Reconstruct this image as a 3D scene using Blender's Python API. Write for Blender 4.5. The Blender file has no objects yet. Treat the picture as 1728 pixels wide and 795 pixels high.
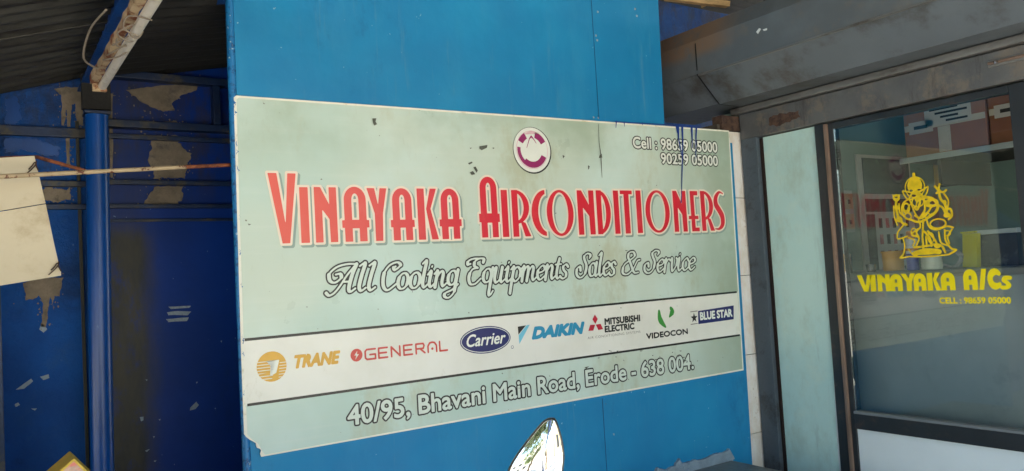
import bpy, bmesh, math, random
import numpy as np
from mathutils import Matrix, Vector
from math import radians, sin, cos, pi
random.seed(7)
S = bpy.context.scene
COL = S.collection
# ------------------------------------------------------------ camera, world, sun, exposure
# X runs along the painted board (away to the right), Y runs along the shop front (away to the left), Z up.
# The camera is at the origin, 1.5 m above the ground.
GZ = -1.5
R = np.array([[0.82795897, 0.02096711, -0.56039658], [-0.55774992, -0.07310083, -0.82678371], [-0.05830072, 0.99710413, -0.04883008]])
FPX = 1331.1
camd = bpy.data.cameras.new('camera'); cam = bpy.data.objects.new('camera', camd); COL.objects.link(cam)
m3 = Matrix(R.tolist())
cam.matrix_world = m3.to_4x4()
camd.sensor_width = 36.0; camd.lens = FPX / 1728 * 36; camd.clip_start = 0.02; camd.clip_end = 2000
S.camera = cam
w = bpy.data.worlds.new('World'); S.world = w; w.use_nodes = True
nt = w.node_tree
sky = nt.nodes.new('ShaderNodeTexSky'); sky.sky_type = 'NISHITA'; sky.sun_disc = False
SUN_EL, SUN_AZ = 62.0, 10.0          # azimuth of the sun measured from +X towards +Y
sky.sun_elevation = radians(SUN_EL); sky.sun_rotation = radians(90 - SUN_AZ)
sky.dust_density = 2.0
bg = nt.nodes['Background']; bg.inputs[1].default_value = 0.15
nt.links.new(sky.outputs[0], bg.inputs[0])
sd = bpy.data.lights.new('sun', 'SUN'); sd.energy = 4.5; sd.angle = radians(0.5); sd.color = (1, .95, .87)
so = bpy.data.objects.new('sun', sd); COL.objects.link(so)
dv = Vector((cos(radians(SUN_EL)) * cos(radians(SUN_AZ)), cos(radians(SUN_EL)) * sin(radians(SUN_AZ)), sin(radians(SUN_EL))))
so.rotation_euler = dv.to_track_quat('Z', 'Y').to_euler()
S.view_settings.view_transform = 'Standard'; S.view_settings.look = 'None'; S.view_settings.gamma = 1
S.view_settings.exposure = 3.0
S.view_settings.use_white_balance = True; S.view_settings.white_balance_temperature = 7000; S.view_settings.white_balance_tint = 4
try: S.cycles.max_bounces = 10; S.cycles.transparent_max_bounces = 12
except Exception: pass

# ------------------------------------------------------------ survey helpers: a sighted point on a known wall
CX, CY = 864.0, 397.5
def ray(px, py): return R @ np.array([px - CX, -(py - CY), -FPX])
def oY(px, py, y): r = ray(px, py); r = r * (y / r[1]); return Vector(r)
def oX(px, py, x): r = ray(px, py); r = r * (x / r[0]); return Vector(r)

# ------------------------------------------------------------ materials
def srgb(r, g, b):
    f = lambda c: (c / 255 / 12.92) if c / 255 <= .04045 else ((c / 255 + .055) / 1.055) ** 2.4
    return (f(r), f(g), f(b), 1)
class NT:
    def __init__(s, name):
        s.m = bpy.data.materials.new(name); s.m.use_nodes = True; s.t = s.m.node_tree
        s.b = s.t.nodes['Principled BSDF']; s.n = s.t.nodes; s.l = s.t.links
        s.tc = s.n.new('ShaderNodeTexCoord')
    def noise(s, scale, detail=5, rough=.6, stretch=None, loc=0):
        mp = s.n.new('ShaderNodeMapping'); s.l.new(s.tc.outputs['Object'], mp.inputs[0])
        mp.inputs['Scale'].default_value = stretch or (1, 1, 1); mp.inputs['Location'].default_value = (loc, loc * .7, loc * .3)
        q = s.n.new('ShaderNodeTexNoise'); s.l.new(mp.outputs[0], q.inputs['Vector'])
        q.inputs['Scale'].default_value = scale; q.inputs['Detail'].default_value = detail; q.inputs['Roughness'].default_value = rough
        return q.outputs[0]
    def ramp(s, src, a, b):
        r = s.n.new('ShaderNodeMapRange'); s.l.new(src, r.inputs[0]); r.inputs[1].default_value = a; r.inputs[2].default_value = b
        r.interpolation_type = 'SMOOTHSTEP'; return r.outputs[0]
    def mix(s, fac, a, b):
        x = s.n.new('ShaderNodeMix'); x.data_type = 'RGBA'
        for sock, v in ((x.inputs[0], fac), (x.inputs[6], a), (x.inputs[7], b)):
            if hasattr(v, 'links') or hasattr(v, 'is_linked'): s.l.new(v, sock)
            else: sock.default_value = v
        return x.outputs[2]
    def mul(s, a, k):
        q = s.n.new('ShaderNodeMath'); q.operation = 'MULTIPLY'; s.l.new(a, q.inputs[0])
        if hasattr(k, 'is_linked'): s.l.new(k, q.inputs[1])
        else: q.inputs[1].default_value = k
        return q.outputs[0]
    def axis(s, ax, a, b):
        x = s.n.new('ShaderNodeSeparateXYZ'); s.l.new(s.tc.outputs['Object'], x.inputs[0])
        return s.ramp(x.outputs[ax], a, b)
    def bump(s, src, strength, dist=.01):
        q = s.n.new('ShaderNodeBump'); s.l.new(src, q.inputs['Height']); q.inputs['Strength'].default_value = strength; q.inputs['Distance'].default_value = dist
        s.l.new(q.outputs[0], s.b.inputs['Normal'])
    def out(s, col, rough=.6, metal=0, spec=None):
        if hasattr(col, 'is_linked'): s.l.new(col, s.b.inputs['Base Color'])
        else: s.b.inputs['Base Color'].default_value = col
        if hasattr(rough, 'is_linked'): s.l.new(rough, s.b.inputs['Roughness'])
        else: s.b.inputs['Roughness'].default_value = rough
        s.b.inputs['Metallic'].default_value = metal
        if spec is not None: s.b.inputs['Specular IOR Level'].default_value = spec
        return s.m
def simple(name, c, rough=.6, var=.25, scale=8, metal=0, bump=.0, c2=None, spec=None, stretch=None, dirt=None, dscale=3, dlo=.55, dhi=.7, bscale=60):
    k = NT(name)
    c2 = c2 or tuple(v * (1 - var) for v in c[:3]) + (1,)
    col = k.mix(k.ramp(k.noise(scale, stretch=stretch), .3, .7), c, c2)
    if dirt: col = k.mix(k.ramp(k.noise(dscale, 8, .7, stretch, loc=3.1), dlo, dhi), col, dirt)
    if bump: k.bump(k.noise(bscale, 6), bump)
    return k.out(col, rough, metal, spec)
M = {}
# glossy painted steel board: cyan-blue, scuffed
k = NT('board_blue')
c = k.mix(k.ramp(k.noise(1.3, 4), .35, .65), srgb(14, 138, 190), srgb(12, 124, 178))
c = k.mix(k.mul(k.ramp(k.noise(7, 7, .7, (1, 1, .3)), .48, .72), .3), c, srgb(52, 146, 190))
c = k.mix(k.ramp(k.noise(45, 3, .5), .745, .775), c, srgb(140, 185, 208))
c = k.mix(k.mul(k.ramp(k.noise(3.2, 9, .75, (1, 1, .5), 5), .56, .72), .5), c, srgb(10, 88, 138))
c = k.mix(k.mul(k.ramp(k.noise(30, 5, .7, (1, 1, .06), 9), .58, .72), .22), c, srgb(110, 150, 170))
k.bump(k.noise(2.2, 5, .5), .5, .03)
M['board_blue'] = k.out(c, k.ramp(k.noise(6, 5), -.9, 1.7), spec=.4)
k = NT('board_edge')
c = k.mix(k.ramp(k.noise(50, 6, .7), .5, .62), srgb(24, 118, 178), srgb(12, 70, 120))
c = k.mix(k.ramp(k.noise(70, 4, .6, None, 4), .66, .7), c, srgb(190, 205, 215))
k.bump(k.noise(60, 5), .5, .004)
M['board_edge'] = k.out(c, .4)
# deep blue lime-plaster wall
k = NT('wall_blue')
c = k.mix(k.ramp(k.noise(2.0, 6), .35, .65), srgb(6, 88, 172), srgb(5, 68, 140))
c = k.mix(k.mul(k.ramp(k.noise(5, 10, .75), .52, .68), .6), c, srgb(34, 84, 140))
c = k.mix(k.ramp(k.noise(24, 6, .7, (1, 1, .5)), .69, .73), c, srgb(140, 165, 190))
c = k.mix(k.mul(k.mul(k.axis(2, -.1, .55), k.ramp(k.noise(3.5, 10, .75, (1, 1, .35), 6), .46, .66)), .8), c, srgb(58, 56, 54))
c = k.mix(k.mul(k.ramp(k.noise(1.7, 8, .7, None, 8), .5, .66), .6), c, srgb(16, 34, 66))
k.bump(k.noise(12, 10, .7), .9, .02)
M['wall_blue'] = k.out(c, .55, spec=.3)
k = NT('door_blue')
c = k.mix(k.ramp(k.noise(1.5, 5), .3, .7), srgb(1, 58, 150), srgb(1, 48, 124))
c = k.mix(k.ramp(k.noise(30, 4, .6), .72, .75), c, srgb(120, 150, 190))
c = k.mix(k.mul(k.ramp(k.noise(6, 8, .7, (1, 1, .3), 2), .55, .75), .5), c, srgb(30, 50, 80))
st_ = k.mix(k.ramp(k.noise(8, 8, .7, (1, 1, .25)), .3, .7), srgb(74, 70, 60), srgb(44, 50, 58))
sm_ = k.n.new('ShaderNodeMath'); sm_.operation = 'ADD'; k.l.new(k.mul(k.noise(7, 8, .7, (1, 1, .4), 4), .10), sm_.inputs[0])
xs_ = k.n.new('ShaderNodeSeparateXYZ'); k.l.new(k.tc.outputs['Object'], xs_.inputs[0]); k.l.new(xs_.outputs[0], sm_.inputs[1])
c = k.mix(k.mul(k.mul(k.mix(k.ramp(sm_.outputs[0], .58, .68), (1, 1, 1, 1), (0, 0, 0, 1)), k.mix(k.axis(2, .22, .34), (1, 1, 1, 1), (.25, .25, .25, 1))), k.ramp(k.noise(9, 8, .75, (1, 1, .5), 3), .25, .52)), c, st_)
c = k.mix(k.mul(k.mul(k.axis(2, .3, .6), k.ramp(k.noise(4, 10, .75, (1, 1, .4), 9), .44, .62)), .75), c, srgb(56, 54, 52))
k.bump(k.noise(4, 4), .3, .01)
M['door_blue'] = k.out(c, .45, spec=.25)
M['pipe_blue'] = simple('pipe_blue', srgb(3, 76, 156), .3, .3, 10, bump=.1, dirt=srgb(90, 130, 170), dscale=25, dlo=.62, dhi=.7, stretch=(1, 1, .3))
M['frame_blue'] = simple('frame_blue', srgb(14, 44, 84), .45, .4, 12, bump=.2, dirt=srgb(70, 66, 60), dscale=9, dlo=.5, dhi=.65)
M['strip_olive'] = simple('strip_olive', srgb(58, 58, 48), .55, .4, 10, stretch=(1, 1, .2), bump=.2, dirt=srgb(20, 36, 70), dscale=6)
M['plaster'] = simple('bare_plaster', srgb(146, 132, 114), .9, .35, 14, bump=.6, dirt=srgb(90, 84, 80), dscale=12, dlo=.5, dhi=.7)
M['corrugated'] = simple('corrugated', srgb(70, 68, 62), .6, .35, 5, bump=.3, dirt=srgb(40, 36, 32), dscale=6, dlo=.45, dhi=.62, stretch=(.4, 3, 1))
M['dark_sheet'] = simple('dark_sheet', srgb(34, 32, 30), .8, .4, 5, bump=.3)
M['beam_blue'] = simple('beam_blue', srgb(10, 66, 132), .45, .35, 9, bump=.2, dirt=srgb(40, 36, 34), dscale=9)
M['tube_white'] = simple('tube_white', srgb(236, 224, 206), .3, .1, 20, dirt=srgb(190, 170, 140), dscale=14)
M['tube_fixture'] = simple('tube_fixture', srgb(205, 176, 138), .75, .25, 16, bump=.5, dirt=srgb(130, 70, 38), dscale=16, dlo=.48, dhi=.58, bscale=90)
M['wire'] = simple('wire', srgb(150, 135, 118), .6, .2)
M['wire_red'] = simple('wire_red', srgb(150, 60, 40), .6, .2)
M['rod'] = simple('rod', srgb(188, 164, 130), .55, .2, 20, dirt=srgb(96, 44, 24), dscale=26, dlo=.55, dhi=.6)
M['rod_rust'] = simple('rod_rust', srgb(160, 90, 54), .7, .5, 40, dirt=srgb(90, 44, 26), dscale=20, dlo=.5, dhi=.6)
M['cream_sheet'] = simple('cream_sheet', srgb(204, 190, 164), .75, .08, 3, bump=.12, dirt=srgb(178, 160, 130), dscale=5, dlo=.5, dhi=.72, bscale=20)
M['shutter_grey'] = simple('shutter_grey', srgb(104, 110, 116), .42, .16, 2.2, bump=.12, dirt=srgb(72, 68, 64), dscale=2.8, dlo=.46, dhi=.66, bscale=14)
k = NT('shutter_top')
c = k.mix(k.ramp(k.noise(2.2, 6), .35, .65), srgb(104, 110, 116), srgb(90, 94, 98))
c = k.mix(k.mul(k.mul(k.axis(1, 2.35, 2.55), k.axis(2, .99, 1.05)), k.ramp(k.noise(9, 8, .7), .25, .5)), c, srgb(122, 100, 84))
c = k.mix(k.mul(k.ramp(k.noise(4, 8, .7), .5, .66), .5), c, srgb(116, 104, 92))
k.bump(k.noise(14, 6), .15); M['shutter_top'] = k.out(c, .5)
k = NT('header_grey')
c = k.mix(k.ramp(k.noise(4, 7), .35, .65), srgb(98, 98, 98), srgb(82, 82, 84))
c = k.mix(k.mul(k.ramp(k.noise(7, 10, .78), .48, .62), .7), c, srgb(120, 108, 96))
c = k.mix(k.mul(k.ramp(k.noise(5, 10, .78, (1, 2, .4), 4), .52, .66), .7), c, srgb(58, 56, 56))
k.bump(k.noise(30, 6), .2, .005); M['header_grey'] = k.out(c, .5)
M['rail'] = simple('rail', srgb(128, 126, 124), .4, .3, 12, metal=.3, bump=.2, dirt=srgb(84, 74, 66), dscale=8, stretch=(1, .3, 1))
M['rust'] = simple('rust', srgb(96, 72, 60), .9, .4, 30, bump=.6, dirt=srgb(60, 44, 40), dscale=20, dlo=.45, dhi=.6)
M['post_grey'] = simple('post_grey', srgb(78, 88, 98), .5, .12, 3, bump=.2, dirt=srgb(54, 58, 62), dscale=6, dlo=.48, dhi=.66)
M['dark_gap'] = simple('dark_gap', srgb(40, 22, 18), .8, .4, 20)
k = NT('mint_paint')
c = k.mix(k.ramp(k.noise(2.4, 5), .3, .7), srgb(186, 220, 218), srgb(196, 224, 218))
c = k.mix(k.mul(k.ramp(k.noise(7, 8, .7), .5, .7), .5), c, srgb(206, 224, 212))
c = k.mix(k.ramp(k.noise(40, 3), .73, .76), c, srgb(225, 225, 220))
c = k.mix(k.mul(k.ramp(k.noise(2.6, 9, .75, (1, 1, .6), 5), .5, .68), .45), c, srgb(160, 176, 160))
c = k.mix(k.mul(k.ramp(k.noise(26, 6, .7, (1, 1, .1), 7), .56, .72), .35), c, srgb(150, 168, 164))
k.bump(k.noise(9, 6), .35, .01); M['mint'] = k.out(c, .5)
M['white_paint'] = simple('white_paint', srgb(225, 228, 228), .5, .08, 6, bump=.1)
M['frame_dark'] = simple('frame_dark', srgb(46, 50, 54), .38, .25, 6, bump=.08, dirt=srgb(70, 62, 58), dscale=8)
M['edge_brown'] = simple('edge_brown', srgb(150, 124, 108), .35, .35, 10, metal=.25, stretch=(1, 1, .3), dirt=srgb(80, 62, 54), dscale=12)
M['rail_light'] = simple('rail_light', srgb(150, 152, 154), .35, .15, 8, metal=.4)
M['door_white'] = simple('door_white', srgb(232, 238, 240), .4, .05, 3)
k = NT('tile_cream')
c = k.mix(k.ramp(k.noise(5, 8, .7, (1, 1, .6)), .42, .68), srgb(244, 240, 236), srgb(226, 212, 196))
c = k.mix(k.ramp(k.noise(14, 8, .75, None, 2), .6, .7), c, srgb(186, 156, 128)); M['tile'] = k.out(c, .3)
M['grout'] = simple('grout', srgb(90, 82, 74), .9, .3, 20)
k = NT('concrete')
c = k.mix(k.ramp(k.noise(3, 8), .35, .65), srgb(184, 182, 176), srgb(162, 160, 152))
c = k.mix(k.mul(k.ramp(k.noise(22, 8, .75), .5, .66), .6), c, srgb(96, 94, 88))
k.bump(k.noise(50, 8), .4, .005); M['concrete'] = k.out(c, .8)
M['granite'] = simple('granite', srgb(128, 130, 128), .45, .2, 40, bump=.1, dirt=srgb(84, 80, 76), dscale=4)
M['mortar'] = simple('mortar', srgb(158, 174, 188), .9, .25, 18, bump=.8, dirt=srgb(120, 140, 160), dscale=9)
M['asphalt'] = simple('dusty_road', srgb(172, 166, 156), .9, .25, 1.2, bump=.4, bscale=200)
M['foliage'] = simple('foliage', srgb(74, 88, 56), .6, .45, 3)
M['foliage2'] = simple('foliage_pale', srgb(104, 124, 60), .6, .35, 3)
M['bark'] = simple('bark', srgb(96, 80, 64), .9, .3, 8, bump=.6)
M['house'] = simple('house_wall', srgb(214, 206, 190), .85, .12, 1.5, bump=.1)
M['house2'] = simple('house_wall_ochre', srgb(196, 178, 150), .85, .12, 1.5, bump=.1)
M['black'] = simple('black_plastic', srgb(22, 22, 24), .35, .2, 20)
M['bike_red'] = simple('bike_paint', srgb(30, 30, 36), .25, .1, 5)
M['chrome'] = simple('chrome', srgb(190, 190, 190), .15, .05, 5, metal=1)
M['mirror'] = NT('mirror_glass').out((.93, .95, .95, 1), .01, 1)
M['rubber'] = simple('rubber', srgb(26, 26, 26), .8, .2)
# interior
M['room_wall'] = simple('room_wall', srgb(134, 162, 154), .6, .12, 2, bump=.1)
M['room_floor'] = simple('room_floor', srgb(150, 150, 145), .5, .2, 3)
M['room_ceiling'] = simple('room_ceiling', srgb(170, 180, 176), .7, .1)
M['carton'] = simple('carton', srgb(172, 116, 82), .8, .15, 5, bump=.05)
M['carton_dark'] = simple('carton_dark', srgb(150, 98, 70), .8, .2, 5)
M['tape'] = simple('tape', srgb(222, 214, 200), .35, .15, 16)
M['paper'] = simple('paper', srgb(214, 210, 206), .6, .05, 8)
M['paper_dark'] = simple('paper_dark', srgb(48, 60, 64), .4, .4, 9, dirt=srgb(90, 100, 96), dscale=18)
M['ink'] = simple('ink', srgb(24, 24, 26), .5, .1)
M['ink_pink'] = simple('ink_pink', srgb(186, 92, 100), .5, .1)
M['counter'] = simple('counter', srgb(190, 202, 204), .4, .12, 4, dirt=srgb(165, 176, 180), dscale=3)
M['counter_top'] = simple('counter_top', srgb(170, 172, 166), .3, .15, 6)
M['ochre_jar'] = simple('ochre_jar', srgb(244, 184, 84), .35, .15, 8)
M['steel'] = simple('steel', srgb(170, 170, 170), .25, .1, 6, metal=.9)
M['can_blue'] = simple('can_blue', srgb(80, 90, 190), .3, .1, 6)
M['can_white'] = simple('can_white', srgb(245, 245, 250), .3, .05, 6)
M['can_orange'] = simple('can_orange', srgb(226, 150, 90), .3, .05, 6)
M['jar_clear'] = simple('jar_pale', srgb(232, 240, 222), .25, .1, 10)
M['yellow_green'] = simple('yellow_green', srgb(222, 216, 50), .4, .1, 6)
M['cable'] = simple('cable', srgb(176, 180, 182), .4, .1, 6)
M['switch_plate'] = simple('switch_plate', srgb(196, 190, 160), .5, .1, 8)
M['carton_print'] = simple('carton_print', srgb(206, 168, 150), .5, .35, 50, dirt=srgb(216, 120, 110), dscale=40, dlo=.5, dhi=.6)
M['carton_yellow'] = simple('carton_yellow', srgb(214, 178, 60), .5, .2, 30)
M['wood'] = simple('wood', srgb(196, 160, 116), .7, .3, 6, stretch=(1, 12, 12), bump=.2)
M['wood_dark'] = simple('wood_dark', srgb(70, 56, 46), .8, .3, 6, stretch=(1, 8, 8), bump=.3)
# the sign print: pale green gradient print, faded and stained
k = NT('sign_print')
c = k.mix(k.ramp(k.noise(.95, 3, .5, (1, 1, 1.6), 1.2), .38, .62), srgb(190, 212, 202), srgb(202, 214, 200))
c = k.mix(k.mul(k.ramp(k.noise(2.1, 4, .5, (1, 1, .8), 7), .45, .7), .8), c, srgb(208, 228, 222))
c = k.mix(k.mul(k.ramp(k.noise(3.3, 9, .7, (1, 1, .5), 2), .52, .70), .65), c, srgb(184, 184, 154))
c = k.mix(k.mul(k.ramp(k.noise(9, 9, .8, (1, 1, .25), 6), .58, .72), .35), c, srgb(170, 172, 148))
c = k.mix(k.mul(k.ramp(k.noise(40, 3, .6, (.05, 1, 1), 2), .5, .8), .18), c, srgb(228, 232, 224))
c = k.mix(k.ramp(k.noise(55, 2, .5), .76, .79), c, srgb(120, 124, 110))
# greyer green towards the top edge and the right border, broken up by noise
top = k.axis(2, .30, .64)
c = k.mix(k.mul(k.mul(top, k.ramp(k.noise(1.6, 7, .6, None, 1), .36, .60)), .75), c, srgb(160, 178, 156))
rt = k.axis(0, 2.55, 3.2); c = k.mix(k.mul(k.mul(rt, k.ramp(k.noise(2.0, 7, .6, None, 3), .25, .55)), .75), c, srgb(146, 160, 138))
k.bump(k.noise(2.6, 3), .22, .02)
M['sign_print'] = k.out(c, k.ramp(k.noise(5, 5), -.3, 1.6), spec=.5)
k = NT('sign_white')
c = k.mix(k.ramp(k.noise(3, 6), .4, .7), srgb(236, 234, 226), srgb(226, 224, 214))
c = k.mix(k.mul(k.ramp(k.noise(7, 9, .75, (1, 1, .5)), .6, .72), .5), c, srgb(196, 188, 168))
c = k.mix(k.ramp(k.noise(60, 2, .5), .76, .8), c, srgb(120, 124, 110))
M['sign_white'] = k.out(c, .35)
M['sign_border'] = simple('sign_border', srgb(240, 238, 224), .35, .08, 12, dirt=srgb(206, 200, 176), dscale=14)
k = NT('title_red')
c = k.mix(k.axis(0, .8, 1.7), srgb(232, 92, 78), srgb(220, 34, 56))
c = k.mix(k.mul(k.ramp(k.noise(9, 7, .7), .5, .75), .25), c, srgb(236, 120, 110)); M['title_red'] = k.out(c, .35)
M['title_cream'] = simple('title_cream', srgb(244, 226, 208), .35, .06, 12)
M['title_shadow'] = simple('title_shadow', srgb(150, 170, 160), .4, .15, 9)
M['p_black'] = simple('print_black', srgb(26, 28, 28), .35, .2, 20)
M['p_white'] = simple('print_white', srgb(236, 238, 230), .35, .05, 20)
M['p_hollow'] = simple('print_hollow', srgb(218, 228, 218), .35, .05, 20)
M['p_orange'] = simple('print_orange', srgb(226, 172, 60), .35, .12, 14)
M['p_red'] = simple('print_red', srgb(206, 64, 56), .35, .1, 14)
M['p_navy'] = simple('print_navy', srgb(24, 34, 104), .35, .1, 14)
M['p_cyan'] = simple('print_cyan', srgb(40, 148, 190), .35, .1, 14)
M['p_cyan_pale'] = simple('print_cyan_pale', srgb(120, 200, 226), .35, .1, 14)
M['p_crimson'] = simple('print_crimson', srgb(196, 30, 58), .35, .1, 14)
M['p_green'] = simple('print_green', srgb(60, 150, 62), .35, .1, 14)
M['p_grey'] = simple('print_grey', srgb(140, 132, 126), .35, .1, 14)
M['p_purple'] = simple('print_purple', srgb(158, 40, 104), .35, .1, 14)
M['p_pink'] = simple('print_pink', srgb(232, 190, 200), .35, .1, 14)
M['seam_blue'] = simple('seam_blue', srgb(8, 92, 140), .5, .5, 30, stretch=(1, 1, .2))
M['drip_blue'] = simple('drip_blue', srgb(20, 62, 140), .35, .1, 14)
M['chip_dark'] = simple('chip_dark', srgb(96, 100, 90), .7, .3, 60)
M['film_yellow'] = simple('film_yellow', srgb(250, 226, 8), .5, .08, 20)
M['film_gold'] = simple('film_gold', srgb(244, 206, 26), .5, .25, 30)
M['smear'] = simple('smear', srgb(226, 228, 214), .3, .05, 20)
# glass
gm = bpy.data.materials.new('clear_glass'); gm.use_nodes = True; t = gm.node_tree
t.nodes.remove(t.nodes['Principled BSDF']); o_ = t.nodes['Material Output']
tr = t.nodes.new('ShaderNodeBsdfTransparent'); tr.inputs[0].default_value = (.93, .95, .945, 1)
gl = t.nodes.new('ShaderNodeBsdfGlossy'); gl.inputs['Roughness'].default_value = .015
fr = t.nodes.new('ShaderNodeFresnel'); fr.inputs[0].default_value = 1.62
mx = t.nodes.new('ShaderNodeMixShader'); t.links.new(fr.outputs[0], mx.inputs[0]); t.links.new(tr.outputs[0], mx.inputs[1]); t.links.new(gl.outputs[0], mx.inputs[2])
t.links.new(mx.outputs[0], o_.inputs[0]); M['glass'] = gm

# ------------------------------------------------------------ object helpers
def link(name, me, mat, parent=None, kind=None, label=None):
    ob = bpy.data.objects.new(name, me); COL.objects.link(ob)
    if mat is not None: me.materials.clear(); me.materials.append(M[mat] if isinstance(mat, str) else mat)
    if parent: ob.parent = parent; ob.matrix_parent_inverse = parent.matrix_world.inverted() if False else Matrix.Translation(-parent.location) if parent.type == 'EMPTY' else Matrix()
    if kind: ob['kind'] = kind
    if label: ob['label'] = label
    return ob
def thing(name, label, cat, loc=(0, 0, 0), group=None):
    o = bpy.data.objects.new(name, None); COL.objects.link(o); o.location = loc; o.empty_display_size = .1
    o['label'] = label; o['category'] = cat
    if group: o['group'] = group
    return o
def tag(o, label, cat, group=None):
    o['label'] = label; o['category'] = cat
    if group: o['group'] = group
    return o
def bm_mesh(name, bm, smooth=False):
    me = bpy.data.meshes.new(name); bm.normal_update(); bm.to_mesh(me); bm.free()
    if smooth:
        for p in me.polygons: p.use_smooth = True
        try: me.set_sharp_from_angle(angle=radians(40))
        except Exception: pass
    return me
def box_bm(bm, x0, y0, z0, x1, y1, z1, bev=0, mat=None):
    x0, x1 = sorted((x0, x1)); y0, y1 = sorted((y0, y1)); z0, z1 = sorted((z0, z1))
    vs = [bm.verts.new(p) for p in ((x0, y0, z0), (x1, y0, z0), (x1, y1, z0), (x0, y1, z0), (x0, y0, z1), (x1, y0, z1), (x1, y1, z1), (x0, y1, z1))]
    fs = [bm.faces.new([vs[i] for i in q]) for q in ((0, 3, 2, 1), (4, 5, 6, 7), (0, 1, 5, 4), (1, 2, 6, 5), (2, 3, 7, 6), (3, 0, 4, 7))]
    if bev:
        es = list({e for f in fs for e in f.edges})
        bmesh.ops.bevel(bm, geom=es, offset=bev, segments=2, affect='EDGES', profile=.6)
    if mat is not None: bmesh.ops.transform(bm, matrix=mat, verts=bm.verts)
def box(name, x0, y0, z0, x1, y1, z1, mat, parent=None, bev=.002, kind=None, label=None, xf=None):
    bm = bmesh.new(); box_bm(bm, x0, y0, z0, x1, y1, z1, bev, xf)
    return link(name, bm_mesh(name, bm), mat, parent, kind, label)
def prism(name, pts, d, mat, parent=None, kind=None, bev=0):
    """closed outline of 3D points pushed along vector d"""
    bm = bmesh.new(); d = Vector(d)
    a = [bm.verts.new(Vector(p)) for p in pts]; b = [bm.verts.new(Vector(p) + d) for p in pts]
    bm.faces.new(a); bm.faces.new(b[::-1]); n = len(a)
    for i in range(n): bm.faces.new((a[i], b[i], b[(i + 1) % n], a[(i + 1) % n]))
    bmesh.ops.recalc_face_normals(bm, faces=bm.faces)
    if bev: bmesh.ops.bevel(bm, geom=list(bm.edges), offset=bev, segments=2, affect='EDGES')
    return link(name, bm_mesh(name, bm), mat, parent, kind)
def tube(name, pts, r, mat, parent=None, n=10, kind=None, cap=True, radii=None):
    pts = [Vector(p) for p in pts]; bm = bmesh.new(); rings = []
    up = Vector((0, 0, 1))
    for i, p in enumerate(pts):
        d = (pts[min(i + 1, len(pts) - 1)] - pts[max(i - 1, 0)]).normalized()
        u = d.cross(up if abs(d.z) < .95 else Vector((1, 0, 0))).normalized(); v = d.cross(u)
        rr = radii[i] if radii else r
        rings.append([bm.verts.new(p + (u * cos(2 * pi * k / n) + v * sin(2 * pi * k / n)) * rr) for k in range(n)])
    for a, b in zip(rings, rings[1:]):
        for k in range(n): bm.faces.new((a[k], a[(k + 1) % n], b[(k + 1) % n], b[k]))
    if cap: bm.faces.new(rings[0][::-1]); bm.faces.new(rings[-1])
    bmesh.ops.recalc_face_normals(bm, faces=bm.faces)
    return link(name, bm_mesh(name, bm, True), mat, parent, kind)
def lathe(name, prof, loc, mat, parent=None, n=24):
    bm = bmesh.new(); rings = []
    for r, z in prof: rings.append([bm.verts.new((loc[0] + r * cos(2 * pi * k / n), loc[1] + r * sin(2 * pi * k / n), loc[2] + z)) for k in range(n)])
    for a, b in zip(rings, rings[1:]):
        for k in range(n): bm.faces.new((a[k], a[(k + 1) % n], b[(k + 1) % n], b[k]))
    bm.faces.new(rings[0][::-1]); bm.faces.new(rings[-1])
    return link(name, bm_mesh(name, bm, True), mat, parent)
def crom(pts, n=6, closed=False):
    P = [np.array(p, float) for p in pts]; out = []
    m = len(P)
    rng = range(m) if closed else range(m - 1)
    for i in rng:
        if closed: a, b, c_, d = P[i - 1], P[i], P[(i + 1) % m], P[(i + 2) % m]
        else: a, b, c_, d = P[max(i - 1, 0)], P[i], P[i + 1], P[min(i + 2, m - 1)]
        for j in range(n):
            s = j / n
            out.append(.5 * ((2 * b) + (-a + c_) * s + (2 * a - 5 * b + 4 * c_ - d) * s * s + (-a + 3 * b - 3 * c_ + d) * s ** 3))
    if not closed: out.append(P[-1])
    return out

# ------------------------------------------------------------ flat print: signed distance shapes -> clean outlines -> filled mesh
def s_poly(pts):
    P = np.array(pts, float)
    def f(x, y):
        d = np.full(x.shape, 1e9); s = np.ones(x.shape)
        n = len(P)
        for i in range(n):
            a = P[i]; b = P[i - 1]; ex, ey = b - a; wx, wy = x - a[0], y - a[1]
            h = np.clip((wx * ex + wy * ey) / (ex * ex + ey * ey + 1e-12), 0, 1)
            bx, by = wx - ex * h, wy - ey * h; d = np.minimum(d, bx * bx + by * by)
            c1 = y >= a[1]; c2 = y < b[1]; c3 = ex * wy > ey * wx
            fl = (c1 & c2 & c3) | (~c1 & ~c2 & ~c3); s = np.where(fl, -s, s)
        return s * np.sqrt(d)
    return f
def s_box(x0, y0, x1, y1): return s_poly([(x0, y0), (x1, y0), (x1, y1), (x0, y1)])
def s_ell(cx, cy, rx, ry):
    def f(x, y):
        u, v = (x - cx) / rx, (y - cy) / ry; kk = np.sqrt(u * u + v * v) + 1e-9
        g = np.sqrt((u / rx) ** 2 + (v / ry) ** 2) + 1e-9
        return kk * (kk - 1) / g
    return f
def s_stroke(pts, rad):
    """pts in a row; rad a number or one per point: a round-ended line"""
    P = np.array(pts, float); rr = np.full(len(P), rad, float) if np.isscalar(rad) else np.array(rad, float)
    def f(x, y):
        d = np.full(x.shape, 1e9)
        for i in range(len(P) - 1):
            a, b = P[i], P[i + 1]; ex, ey = b - a
            h = np.clip(((x - a[0]) * ex + (y - a[1]) * ey) / (ex * ex + ey * ey + 1e-12), 0, 1)
            d = np.minimum(d, np.hypot(x - a[0] - ex * h, y - a[1] - ey * h) - (rr[i] * (1 - h) + rr[i + 1] * h))
        return d
    return f
def U(*fs): return lambda x, y: np.minimum.reduce([f(x, y) for f in fs])
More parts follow.
